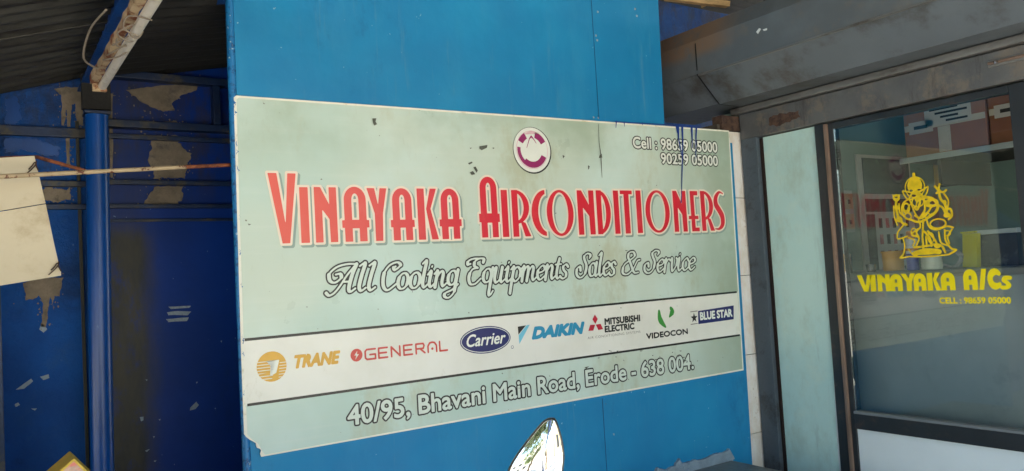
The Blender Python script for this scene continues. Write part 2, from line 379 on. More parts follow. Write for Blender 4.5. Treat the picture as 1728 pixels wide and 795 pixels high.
def D(a, *bs):
    if not bs: return a
    return lambda x, y: np.maximum(a(x, y), -np.minimum.reduce([b(x, y) for b in bs]))
def I(*fs): return lambda x, y: np.maximum.reduce([f(x, y) for f in fs])
def field(f, x0, y0, x1, y1, g):
    xs = np.arange(x0, x1 + g, g); ys = np.arange(y0, y1 + g, g); X, Y = np.meshgrid(xs, ys)
    return xs, ys, f(X, Y)
def contours(fl, level=0.0):
    xs, ys, F = fl; F = F - level; ny, nx = F.shape; ins = F < 0
    F = np.where(np.abs(F) < 1e-7, 1e-7, F)
    code = ins[:-1, :-1] * 1 + ins[:-1, 1:] * 2 + ins[1:, 1:] * 4 + ins[1:, :-1] * 8
    js, is_ = np.nonzero((code > 0) & (code < 15))
    T = {1: [(3, 0)], 2: [(0, 1)], 3: [(3, 1)], 4: [(1, 2)], 5: [(3, 2), (1, 0)], 6: [(0, 2)], 7: [(3, 2)], 8: [(2, 3)], 9: [(2, 0)], 10: [(0, 3), (2, 1)], 11: [(2, 1)], 12: [(1, 3)], 13: [(1, 0)], 14: [(0, 3)]}
    nxt = {}; pos = {}
    def ed(j, i, e):
        if e == 0: a, b = (j, i), (j, i + 1)
        elif e == 1: a, b = (j, i + 1), (j + 1, i + 1)
        elif e == 2: a, b = (j + 1, i), (j + 1, i + 1)
        else: a, b = (j, i), (j + 1, i)
        kk = (a, b)
        if kk not in pos:
            fa, fb = F[a], F[b]; s = fa / (fa - fb)
            pos[kk] = (xs[a[1]] + (xs[b[1]] - xs[a[1]]) * s, ys[a[0]] + (ys[b[0]] - ys[a[0]]) * s)
        return kk
    for j, i in zip(js.tolist(), is_.tolist()):
        for a, b in T[int(code[j, i])]: nxt[ed(j, i, a)] = ed(j, i, b)
    loops = []
    while nxt:
        st = next(iter(nxt)); cur = st; lp = []
        while cur in nxt: lp.append(pos[cur]); cur = nxt.pop(cur)
        if len(lp) > 5: loops.append(simplify(lp))
    return loops
def simplify(lp, tol=.00025):
    P = [np.array(p) for p in lp]; keep = [P[0]]; i = 0; n = len(P)
    while i < n - 1:
        j = min(i + 2, n - 1); best = i + 1
        while j < n and j - i < 14:
            a, b = P[i], P[j]; e = b - a; L = np.hypot(*e) + 1e-9
            if max(abs(e[0] * (P[q] - a)[1] - e[1] * (P[q] - a)[0]) / L for q in range(i + 1, max(j, i + 2))) > tol: break
            best = j; j += 1
        keep.append(P[best]); i = best
    if len(keep) > 3 and np.hypot(*(keep[0] - keep[-1])) < tol: keep.pop()
    return keep
K = 20.0
def fill(loops, name):
    cu = bpy.data.curves.new('tmp', 'CURVE'); cu.dimensions = '2D'; cu.fill_mode = 'BOTH'
    for lp in loops:
        if len(lp) < 3: continue
        sp = cu.splines.new('POLY'); sp.points.add(len(lp) - 1); sp.use_cyclic_u = True
        sp.points.foreach_set('co', [v for p in lp for v in (p[0] * K, p[1] * K, 0, 1)])
    o = bpy.data.objects.new('tmp', cu); COL.objects.link(o)
    bpy.context.view_layer.update()
    me = bpy.data.meshes.new_from_object(o.evaluated_get(bpy.context.evaluated_depsgraph_get()))
    me.name = name; me.transform(Matrix.Scale(1 / K, 4))
    bpy.data.objects.remove(o); bpy.data.curves.remove(cu)
    return me
def join_me(meshes, name):
    bm = bmesh.new()
    for m in meshes: bm.from_mesh(m)
    me = bpy.data.meshes.new(name); bm.to_mesh(me); bm.free(); return me
SY = 2.65        # the face of the sign
def on_sign(me, layer, y=SY):
    # local x -> X, local y -> Z, faces towards -Y
    mt = Matrix(((1, 0, 0, 0), (0, 0, -1, y - layer * .0005), (0, 1, 0, 0), (0, 0, 0, 1)))
    me.transform(mt); return me
GX = 3.290      # outer face of the door glass
def on_glass(me, layer, x=GX):
    # local x -> -Y, local y -> Z, faces towards -X
    mt = Matrix(((0, 0, -1, x - layer * .0005), (-1, 0, 0, 0), (0, 1, 0, 0), (0, 0, 0, 1)))
    me.transform(mt); return me
def prints(name, shapes, specs, parent, place=on_sign, g=.0015, first='print_fill'):
    """shapes: list of (sdf, x0, y0, x1, y1). specs: list of (level, material, layer, dx, dy)"""
    fls = [field(f, x0 - .02, y0 - .02, x1 + .02, y1 + .02, g) for f, x0, y0, x1, y1 in shapes]
    root = None
    for level, mat, layer, dx, dy in specs:
        me = join_me([fill(contours(fl, level), 'p') for fl in fls], name)
        if dx or dy: me.transform(Matrix.Translation((dx, dy, 0)))
        place(me, layer); ob = link(name if root is None else first, me, mat, root or parent)
        if root is not None: ob.matrix_parent_inverse = Matrix()
        root = root or ob
    return root
FC = {}
def text_mesh(s, offset=0, shear=0, spacing=1):
    cu = bpy.data.curves.new('t', 'FONT'); cu.body = s; cu.size = 1; cu.offset = offset; cu.shear = shear; cu.space_character = spacing; cu.resolution_u = 4
    o = bpy.data.objects.new('t', cu); COL.objects.link(o); bpy.context.view_layer.update()
    me = bpy.data.meshes.new_from_object(o.evaluated_get(bpy.context.evaluated_depsgraph_get()))
    bpy.data.objects.remove(o); bpy.data.curves.remove(cu); return me
def bounds(me):
    n = len(me.vertices); a = np.zeros(n * 3); me.vertices.foreach_get('co', a); a = a.reshape(-1, 3); return a.min(0), a.max(0)
def loops_of(me):
    from collections import defaultdict
    cnt = defaultdict(int)
    for p in me.polygons:
        for e in p.edge_keys: cnt[e] += 1
    adj = defaultdict(list)
    for (a, b), c in cnt.items():
        if c == 1: adj[a].append(b); adj[b].append(a)
    seen = set(); out = []
    for st0 in list(adj):
        if st0 in seen: continue
        lp = [st0]; seen.add(st0); cur = st0
        while True:
            nx = [q for q in adj[cur] if q not in seen]
            if not nx: break
            cur = nx[0]; seen.add(cur); lp.append(cur)
        out.append([(me.vertices[q].co.x, me.vertices[q].co.y) for q in lp])
    return out
def s_loops(lps):
    segs = [(np.array(lp[k_ - 1]), np.array(lp[k_])) for lp in lps for k_ in range(len(lp))]
    def f(x, y):
        d = np.full(x.shape, 1e9); ins = np.zeros(x.shape, bool)
        for a, b in segs:
            ex, ey = b - a; h = np.clip(((x - a[0]) * ex + (y - a[1]) * ey) / (ex * ex + ey * ey + 1e-14), 0, 1)
            d = np.minimum(d, (x - a[0] - ex * h) ** 2 + (y - a[1] - ey * h) ** 2)
            c = (a[1] > y) != (b[1] > y)
            if ey: ins ^= c & (x < a[0] + (y - a[1]) * ex / ey)
        return np.where(ins, -1, 1) * np.sqrt(d)
    return f
def text(name, s, x0, x1, base, cap, specs, parent, place=on_sign, shear=0, spacing=1, g=.0014):
    """text between x0 and x1 on baseline base with capitals of height cap; specs (outline in metres, material, layer)"""
    if 'H' not in FC: a, b = bounds(text_mesh('H')); FC['H'] = b[1]
    me = text_mesh(s, 0, shear, spacing); a, b = bounds(me); sy = cap / FC['H']; sx = (x1 - x0) / (b[0] - a[0])
    bm_ = bmesh.new(); bm_.from_mesh(me); bmesh.ops.remove_doubles(bm_, verts=bm_.verts, dist=1e-5); bm_.to_mesh(me); bm_.free()
    lps = [[(x0 + (p[0] - a[0]) * sx, base + p[1] * sy) for p in lp] for lp in loops_of(me)]
    lps.sort(key=lambda l: min(p[0] for p in l)); groups = []
    for lp in lps:
        mn = min(p[0] for p in lp); mx_ = max(p[0] for p in lp)
        if groups and mn < groups[-1][1] - .0004: groups[-1][0].append(lp); groups[-1][1] = max(mx_, groups[-1][1])
        else: groups.append([[lp], mx_])
    m = max(sp_[0] for sp_ in specs) + .004
    fls = []
    for gl_, _ in groups:
        xs_ = [p[0] for l in gl_ for p in l]; zs_ = [p[1] for l in gl_ for p in l]
        fls.append(field(s_loops(gl_), min(xs_) - m, min(zs_) - m, max(xs_) + m, max(zs_) + m, g))
    root = None
    for kk, (off, mat, layer) in enumerate(specs):
        me = join_me([fill(contours(fl, off), 'p') for fl in fls], name)
        place(me, layer); ob = link(name if root is None else 'letter_fill', me, mat, root or parent)
        if root is not None: ob.matrix_parent_inverse = Matrix()
        root = root or ob
    return root

# ============================================================ SETTING
bm = bmesh.new(); box_bm(bm, -60, -60, GZ - .3, 60, 60, GZ); ground = link('ground', bm_mesh('ground', bm), 'asphalt', kind='structure')
box('pavement', -6, -1.6, GZ + .004, 9, 6, GZ + .12, 'concrete', kind='structure', bev=.01)
# ------------------------------------------------------------ back wall of the passage (deep blue)
WY = 3.6
bw = thing('passage_wall', 'deep blue rough plastered wall at the back of the dark passage', 'wall', (0.4, WY, GZ))
box('wall_face', -4, WY, GZ, 6, WY + .2, 1.9, 'wall_blue', bw, 0)
# horizontal wall rails left of the pipe
for i, (ya, yb) in enumerate(((213, 229), (304, 314), (344, 353))):
    a = oY(60, ya + (0 if i else 0), WY - .03); b = oY(60, yb, WY - .03)
    box('wall_rail', -1.5, WY - .03, b.z, .42, WY + .001, a.z, 'frame_blue', bw, .003)
# thin vertical battens
for px in (136,):
    a = oY(px, 400, WY - .01); box('batten', a.x - .006, WY - .012, GZ, a.x + .006, WY + .001, .72, 'strip_olive', bw, .001)
def blob(name, cpts, wall_y, mat, parent, depth=.003, jag=.006, seed=1, n=8, plane='Y', flecks=0):
    """an uneven patch given by sighted outline points on a wall plane"""
    rnd = random.Random(seed); f = oY if plane == 'Y' else oX
    P = [f(px, py, wall_y) for px, py in cpts]; out = []
    m = len(P); w1 = w2 = 0
    nn = n * (2 if jag > .0025 else 1)
    for i in range(m):
        a, b = P[i], P[(i + 1) % m]
        for j in range(nn):
            s = j / nn; q = a.lerp(b, s)
            w1 = w1 * .7 + rnd.uniform(-jag, jag) * .7; w2 = w2 * .7 + rnd.uniform(-jag, jag) * .7
            q += Vector((w1 if plane == 'Y' else 0, 0 if plane == 'Y' else w1, w2))
            out.append(q)
    dv_ = Vector((0, depth, 0)) if plane == 'Y' else Vector((depth, 0, 0))
    # flat filled outline, robust to self-crossing
    sgn_ = 1 if plane == 'Y' else -1
    ax = (lambda q: q.x) if plane == 'Y' else (lambda q: -q.y)
    me = fill([[np.array((ax(q), q.z)) for q in out]], name)
    (on_sign if plane == 'Y' else on_glass)(me, 0, wall_y)
    bm = bmesh.new(); bm.from_mesh(me)
    r = bmesh.ops.extrude_face_region(bm, geom=list(bm.faces)); bmesh.ops.translate(bm, vec=dv_, verts=[v for v in r['geom'] if isinstance(v, bmesh.types.BMVert)])
    bmesh.ops.recalc_face_normals(bm, faces=bm.faces)
    ob = link(name, bm_mesh(name, bm), mat, parent)
    if flecks:
        fl_ = bmesh.new()
        for _ in range(flecks):
            q = rnd.choice(out) + Vector((rnd.gauss(0, .018), 0, rnd.gauss(0, .018))); r_ = rnd.uniform(.001, .0045); k_ = rnd.randint(4, 6); a0_ = rnd.random() * 6
            vs_ = [fl_.verts.new((q.x + r_ * rnd.uniform(.4, 1.3) * cos(a0_ + 2 * pi * t_ / k_), wall_y - .0004, q.z - r_ * rnd.uniform(.4, 1.6) * sin(a0_ + 2 * pi * t_ / k_))) for t_ in range(k_)]
            fl_.faces.new(vs_)
        link('plaster_flecks', bm_mesh('plaster_flecks', fl_), mat, parent, 'stuff')
    return ob
wy = WY - .003
blob('plaster_patch', [(92, 150), (112, 146), (140, 150), (138, 212), (130, 212), (127, 175), (121, 176), (119, 213), (113, 213), (112, 178), (108, 212), (104, 212), (104, 160)], wy, 'plaster', bw, jag=.003, seed=3, n=5, flecks=40)
blob('plaster_patch', [(60, 330), (76, 318), (118, 318), (122, 335), (100, 342), (74, 340)], wy, 'plaster', bw, jag=.006, seed=5, flecks=40)
blob('plaster_patch', [(38, 478), (70, 470), (106, 468), (100, 500), (92, 498), (89, 524), (86, 500), (80, 530), (77, 552), (70, 552), (74, 520), (66, 500), (44, 506)], wy, 'plaster', bw, jag=.004, seed=6, n=4, flecks=40)
blob('plaster_patch', [(112, 233), (119, 233), (119, 280), (113, 280)], wy, 'plaster', bw, jag=.003, seed=8, n=4, flecks=40)
for i, q in enumerate([[(26, 658), (52, 640), (56, 644), (40, 656)], [(68, 636), (82, 632), (84, 637), (72, 641)], [(24, 683), (31, 679), (33, 684), (26, 687)], [(52, 690), (62, 689), (60, 692)], [(66, 556), (72, 546), (80, 556), (73, 562)]]):
    blob('paint_chip', q, wy, 'mortar', bw, jag=.002, seed=20 + i, n=3)
blob('light_and_paint_patch', [(9, 168), (30, 162), (38, 200), (22, 212), (9, 210)], wy, 'pipe_blue', bw, jag=.006, seed=9)  # brighter blue paints in a spot of daylight leaking onto the wall
blob('light_and_paint_patch', [(9, 232), (60, 234), (104, 248), (96, 262), (40, 256), (9, 258)], wy, 'pipe_blue', bw, jag=.008, seed=10)
# ------------------------------------------------------------ blue steel door in the passage
DY = WY - .05
dx0 = oY(178, 400, DY).x
door = thing('steel_door', 'dark blue steel door with bare plaster stains left of the sign board', 'door', (dx0 + .4, DY, GZ))
ztop = oY(260, 352, DY).z
box('leaf', dx0 + .002, DY - .002, GZ, 2.6, WY + .002, ztop, 'door_blue', door, 0)
box('upper_leaf', dx0 + .002, DY + .012, ztop + .002, 2.6, WY + .002, .985, 'door_blue', door, 0)
for py0, py1, d in ((345, 352, .022), (370, 375, .012), (304, 312, .02)):
    box('ledge', dx0 - .002, DY - d, oY(200, py1, DY).z, 2.61, DY + .001, oY(200, py0, DY).z, 'frame_blue', door, .003)
fy = DY - .05
a0, a1 = oY(145, 150, fy), oY(366, 130, fy)
tb = oY(250, 204, fy).z; tt = oY(250, 126, fy).z
box('frame_bar', a0.x, fy, tb - .03, 2.6, DY + .004, tb, 'frame_blue', door, .003)
box('frame_bar', a0.x, fy, tt - .02, 2.6, DY + .004, tt + .01, 'frame_blue', door, .003)
box('frame_bar', a0.x, fy + .001, tb + .001, a0.x + .035, DY + .004, tt - .022, 'frame_blue', door, .003)
xr = oY(360, 170, fy).x
box('frame_bar', xr, fy + .001, tb + .001, xr + .03, DY + .004, tt - .022, 'frame_blue', door, .003)
box('frame_bar', a0.x, DY - .02, oY(250, 237, DY).z, 2.6, DY + .003, oY(250, 229, DY).z, 'frame_blue', door, .003)
dy2 = DY + .006
blob('plaster_patch', [(213, 152), (262, 146), (338, 136), (330, 152), (306, 160), (290, 176), (296, 186), (274, 188), (258, 182), (236, 168)], dy2, 'plaster', door, .02, .004, 11, 4, flecks=40)
blob('plaster_patch', [(256, 206), (300, 206), (312, 214), (296, 220), (258, 216)], dy2, 'plaster', door, .02, .006, 12, 4, flecks=40)
blob('plaster_patch', [(258, 230), (296, 229), (304, 246), (324, 258), (318, 280), (316, 300), (262, 302), (252, 262)], dy2, 'plaster', door, .02, .008, 13, 5, flecks=40)
blob('plaster_patch', [(262, 316), (310, 314), (306, 338), (290, 346), (240, 346)], dy2, 'plaster', door, .02, .006, 14, 5, flecks=40)
blob('plaster_patch', [(182, 156), (189, 158), (191, 300), (185, 298)], dy2, 'plaster', door, .02, .003, 15, 5, flecks=40)
dl = DY - .003
for i, q in enumerate([[(284, 518), (322, 516), (320, 520), (288, 521)], [(282, 527), (300, 525), (322, 526), (316, 532), (284, 532)], [(280, 538), (318, 535), (316, 541), (284, 543)],
                       [(322, 688), (332, 678), (336, 684), (330, 690), (320, 693)], [(236, 704), (243, 702), (242, 709), (239, 711)], [(268, 708), (272, 706), (271, 710)], [(330, 645), (334, 645), (332, 648)], [(258, 736), (262, 736), (260, 740)], [(245, 760), (252, 757), (248, 763)], [(260, 778), (266, 776), (262, 780)], [(372, 575), (375, 575), (374, 578)], [(244, 640), (249, 641), (247, 643)]]):
    blob('paint_chip', q, dl, 'mortar', door, .003, .002, 40 + i, 3)
# blue vertical pipe
p0 = oY(163, 195, 3.42); p1 = oY(168, 795, 3.42)
pp = thing('blue_column', 'glossy blue round steel column standing before the passage wall', 'column', (p1.x, 3.42, GZ))
tube('shaft', [(p1.x, 3.42, GZ), (p0.x * .5 + p1.x * .5, 3.42, -.3), (p0.x, 3.42, p0.z)], .041, 'pipe_blue', pp, 24)
box('cap_plate', p0.x - .046, 3.375, p0.z + .001, p0.x + .046, 3.465, p0.z + .012, 'frame_blue', pp)
box('bracket', p0.x - .05, 3.40, p0.z + .021, p0.x + .05, 3.44, .87, 'dark_sheet', pp)
# left edge post of the passage wall
a = oY(4, 200, 3.45)
box('wall_post', a.x - .2, 3.44, GZ, a.x - .02, 3.58, .76, 'frame_blue', bw, .004)
tb_ = oY(10, 138, 3.3)
# ------------------------------------------------------------ corrugated roof
E0 = oY(-60, 170, 3.5); E1 = oY(150, 128, 3.5)
dr = (E1 - E0).normalized(); SX, EX = -4.0, .42
roof = thing('corrugated_roof', 'dark dirty corrugated roof sheets hanging over the passage, top left', 'roof', (0, 3.5, E1.z))
def corr(name, x0, x1, y0, y1, z_at, mat, parent, amp=.009, pitch=.076):
    bm = bmesh.new(); n = int((y1 - y0) / (pitch / 8)); rows = []
    for i in range(n + 1):
        y = y0 + (y1 - y0) * i / n; z = amp * sin(2 * pi * y / pitch)
        rows.append([bm.verts.new((x, y, z_at(x, y) + z)) for x in (x0, (x0 + x1) / 2, x1)])
    for a, b in zip(rows, rows[1:]):
        for k_ in range(2): bm.faces.new((a[k_], a[k_ + 1], b[k_ + 1], b[k_]))
    r = bmesh.ops.extrude_face_region(bm, geom=list(bm.faces)); bmesh.ops.translate(bm, vec=(0, 0, .004), verts=[v for v in r['geom'] if isinstance(v, bmesh.types.BMVert)])
    bmesh.ops.recalc_face_normals(bm, faces=bm.faces)
    return link(name, bm_mesh(name, bm, True), mat, parent)
slope = dr.z / dr.x
zr = lambda x, y: E1.z + .02 + (x - E1.x) * slope + (3.5 - y) * .02
yy = 3.62
for i in range(5):
    y1 = yy - i * .74; corr('sheet', SX, EX, y1 - .76, y1, lambda x, y, i=i: zr(x, y) + .006 * (i % 2), 'corrugated', roof)
dk = thing('dark_ceiling', 'roof sheets over the passage beside the blue board, coloured black for lack of light', 'roof', (.9, 3.0, 1.3))  # near-black sheet colour holds the deep shade under this roof
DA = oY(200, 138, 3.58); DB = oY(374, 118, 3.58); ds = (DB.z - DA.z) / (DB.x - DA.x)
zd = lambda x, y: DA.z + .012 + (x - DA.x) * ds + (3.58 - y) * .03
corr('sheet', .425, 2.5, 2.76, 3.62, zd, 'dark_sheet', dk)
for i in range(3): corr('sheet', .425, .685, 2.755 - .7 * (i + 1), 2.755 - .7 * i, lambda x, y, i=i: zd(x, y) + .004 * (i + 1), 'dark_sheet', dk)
b0 = oY(154, 128, 3.45); 
bt = oY(215, 0, oY(154, 128, 3.45).y)
beam = thing('roof_beam', 'blue painted steel beam running along the edge of the corrugated roof', 'beam', (b0.x, 3.45, b0.z))
box('web', b0.x - .012, .3, b0.z - .03, b0.x + .012, 3.56, b0.z + .075, 'beam_blue', beam, .003)
box('flange', b0.x - .04, .3, b0.z - .042, b0.x + .04, 3.56, b0.z - .031, 'beam_blue', beam, .003)
# ------------------------------------------------------------ tube light under the beam
ta = oY(166, 147, 2.9); tbm = oY(252, 0, 2.0)
for Yt in (2.2,):
    pass
# keep the tube level: same height at both ends
def at_level(px, py, z): r = ray(px, py); return Vector(r * (z / r[2]))
tz = oY(166, 147, 2.9).z
T0 = oY(172, 147, 2.9); T1 = at_level(262, 0, tz + .012)
dirt_ = (T1 - T0).normalized(); T2 = T0 + dirt_ * 1.22
side = Vector((-dirt_.y, dirt_.x, 0)).normalized()
if side.x > 0: side = -side
tl = thing('tube_light', 'old white tube light on rusty batten hanging below blue beam', 'lamp', T0)
tube('tube', [T0, T0 + dirt_ * .6, T2], .0135, 'tube_white', tl, 16)
def obox(name, o, u, length, half_w, z0, z1, sd_, off, mat, parent, wob=0):
    bm = bmesh.new(); n = 24; rr = random.Random(5); rings = []
    for i in range(n + 1):
        c_ = o + u * (length * i / n) + sd_ * off
        j = rr.uniform(-wob, wob); k2 = rr.uniform(-wob, wob)
        rings.append([bm.verts.new(c_ + sd_ * (s * half_w + (j if s < 0 else k2)) + Vector((0, 0, z))) for s, z in ((-1, z0), (1, z0 + k2), (1, z1), (-1, z1))])
    for a, b in zip(rings, rings[1:]):
        for k_ in range(4): bm.faces.new((a[k_], a[(k_ + 1) % 4], b[(k_ + 1) % 4], b[k_]))
    bm.faces.new(rings[0][::-1]); bm.faces.new(rings[-1]); bmesh.ops.recalc_face_normals(bm, faces=bm.faces)
    return link(name, bm_mesh(name, bm), mat, parent)
obox('batten', T0, dirt_, 1.22, .0105, .006, .034, side, .024, 'tube_fixture', tl, .003)
for s in (-.004, 1.205):
    obox('end_cap', T0 + dirt_ * s, dirt_, .018, .02, -.016, .03, side, .008, 'tube_fixture', tl, .001)
rw = random.Random(3)
for j in range(3):
    pts = [T0 + dirt_ * (.35 + .05 * i + j * .1) + side * (.02 + .03 * sin(i * 1.7 + j)) + Vector((0, 0, .0 - .025 * abs(sin(i * 1.1 + j)))) for i in range(6)]
    tube('wire', [Vector(p) for p in crom(pts, 4)], .0022, 'wire', tl, 6)
cl = T0 + dirt_ * .62
tube('clip', [Vector(p) for p in crom([cl + side * .03 + Vector((0, 0, .03)), cl + side * .012 + Vector((0, 0, -.012)), cl + side * -.006 + Vector((0, 0, -.016)), cl + side * -.018 + Vector((0, 0, .004))], 4)], .002, 'wire', tl, 6)
hb = T0 + dirt_ * .22 + side * .04
tube('wire', [Vector(p) for p in crom([hb, hb + side * .05 + dirt_ * .1, hb + side * .05 + dirt_ * .25 + Vector((0, 0, .04)), hb + side * .03 + dirt_ * .4 + Vector((0, 0, .05))], 5)], .003, 'wire', tl, 6)
hb = T0 + dirt_ * .66 + side * .09
w2 = tube('loose_wire', [Vector(p) for p in crom([oY(190, 22, 2.6), oY(196, 14, 2.6), oY(200, 0, 2.6), oY(206, -20, 2.6)], 4)], .003, 'wire_red', None, 6)
tag(w2, 'thin reddish wire hanging from the roof left of the tube light', 'wire')

# ------------------------------------------------------------ cream hanging sheet and rods
RY = 2.75
r0 = oY(390, 278, 2.70); r1 = oY(-40, 300, 2.45)
rod = thing('rod', 'long cream rod with rust spots running across the passage to the blue board', 'rod', r0)
tube('shaft', [r1, r1.lerp(r0, .78)], .0066, 'rod', rod, 10)
tube('rusty_end', [r1.lerp(r0, .781), r0 + Vector((.01, 0, 0))], .0062, 'rod_rust', rod, 10)
q0 = oY(-20, 268, 2.62); q1 = oY(62, 265, 2.66); q2 = oY(143, 288, 2.75)
rod2 = tube('rod', [q0, q1, q2], .0055, 'rod_rust', None, 8); tag(rod2, 'short thin brown rod slanting behind the top of the cream sheet', 'rod')
cs = thing('hanging_sheet', 'bent cream sheet metal panel tied to the rods with wire', 'sheet', oY(50, 265, 2.58))
SHY = 2.58
def quad(name, pts, mat, parent, d=(0, .004, 0)): return prism(name, pts, d, mat, parent)
quad('upper_panel', [oY(-60, 270, SHY), oY(58, 263, SHY), oY(77, 343, SHY - .012), oY(-60, 366, SHY - .012)], 'cream_sheet', cs)
quad('lower_panel', [oY(-60, 367.5, SHY - .012), oY(77.3, 344.5, SHY - .012), oY(91, 410, SHY), oY(99, 445, SHY), oY(97, 450, SHY), oY(103, 458, SHY), oY(103, 465, SHY), oY(-60, 492, SHY)], 'cream_sheet', cs)
for c_ in ((56, 280), (94, 450)):
    pts = [oY(c_[0] + dx, c_[1] + dy, SHY - .006) for dx, dy in ((-8, 6), (-2, 0), (3, -6), (6, 2), (9, 8))]
    tube('tie_wire', [Vector(p) for p in crom(pts, 4)], .0018, 'rust', cs, 6)
    pts = [oY(c_[0] + dx, c_[1] + dy, SHY - .007) for dx, dy in ((-12, 14), (-3, 6), (4, -2), (5, -9))]
    tube('tie_wire', [Vector(p) for p in crom(pts, 4)], .0018, 'rust', cs, 6)

# ============================================================ BLUE BOARD
BY = SY + .008
bd = thing('blue_board', 'tall cyan blue painted steel board carrying the shop sign', 'board', (1.9, BY, GZ))
XL = .706; XR1 = 2.722; XR2 = 3.185; ZM = .60
bm = bmesh.new()
prof = [(XL, GZ), (XR2 - .03, GZ), (XR2, ZM), (XR1 - .01, ZM + .0), (XR1 + .01, 1.5), (XL + .01, 1.5)]
vs = [bm.verts.new((x, BY, z)) for x, z in prof]; v2 = [bm.verts.new((x, BY + .05, z)) for x, z in prof]
bm.faces.new(vs); bm.faces.new(v2[::-1])
for i in range(len(vs)): bm.faces.new((vs[i], v2[i], v2[(i + 1) % len(vs)], vs[(i + 1) % len(vs)]))
bmesh.ops.recalc_face_normals(bm, faces=bm.faces)
link('face_sheet', bm_mesh('face_sheet', bm), 'board_blue', bd)
# rolled left edge
tube('edge_roll', [(XL + .004, BY + .006, GZ), (XL + .004, BY + .006, -.5), (XL + .006, BY + .006, .4), (XL + .012, BY + .006, 1.5)], .014, 'board_edge', bd, 12)
# seam between the two sheets of the board
sx = oY(1004, 100, BY).x
box('seam', sx - .0015, BY - .0015, .67, sx + .0015, BY + .001, 1.5, 'seam_blue', bd, 0)
sx2 = oY(1018, 700, BY).x
box('seam', sx2 - .0015, BY - .0015, GZ, sx2 + .0015, BY + .001, -.56, 'seam_blue', bd, 0)
for px, py in ((1002, 198), (1010, 199), (1072, 15), (1075, 27), (1006, 60), (1008, 68), (1036, 733), (1009, 20)):
    blob('paint_chip', [(px - 1.5, py - 2), (px + 1.5, py - 1), (px + 1, py + 2), (px - 1, py + 1.5)], BY - .001, 'mortar', bd, .001, .0005, px, 2)
# mortar along the bench
blob('mortar_fillet', [(1105, 800), (1112, 790), (1122, 794), (1140, 786), (1147, 774), (1152, 783), (1172, 776), (1186, 778), (1206, 766), (1222, 763), (1231, 758), (1240, 774), (1234, 780), (1165, 800)], SY - .006, 'mortar', bd, .016, .003, 77, 5)

# ============================================================ SIGN
sg = thing('shop_sign', 'large pale green shop sign with red lettering fixed to the blue board', 'sign', (1.92, SY, .05))
c4 = [oY(393, 160.6, SY), oY(1230.5, 220, SY), oY(1254.5, 625, SY), oY(441.7, 772, SY)]
lft = [(441, 771), (439, 766), (441, 760), (438, 757), (434, 756), (432, 752), (432, 748), (427, 745), (421, 742), (416, 738), (412, 733)]
outer = [(.713, .640), (.722, .647), (1.9, .655), (3.155, .661), (3.161, .655), (3.150, .05), (3.139, -.544), (1.9, -.548)] + [(p.x, p.z) for p in (oY(a, b, SY) for a, b in lft)] + [(.703, -.2), (.709, .3)]
def flat(name, pts, mat, layer, parent, place=on_sign, kind=None):
    me = fill([[np.array(p) for p in pts]], name); place(me, layer); return link(name, me, mat, parent, kind)
prism('sheet', [Vector((x, SY, z)) for x, z in outer], (0, .004, 0), 'sign_border', sg)
inn = [(.722, .634), (.73, .640), (1.9, .647), (3.147, .653), (3.152, .65), (3.141, .05), (3.130, -.536), (1.9, -.540), (.765, -.544), (.757, -.530), (.745, -.505), (.728, -.49), (.712, -.47), (.712, -.2), (.717, .3)]
flat('print_field', inn, 'sign_print', 1, sg)
flat('white_band', [(.711, -.160), (3.134, -.152), (3.133, -.37), (.709, -.376)], 'sign_white', 2, sg)
for z0, z1 in ((-.163, -.154), (-.375, -.368)):
    flat('band_line', [(.715, z0 - .005), (3.128, z1 - .005), (3.128, z1 + .004), (.715, z0 + .004)], 'p_black', 3, sg)

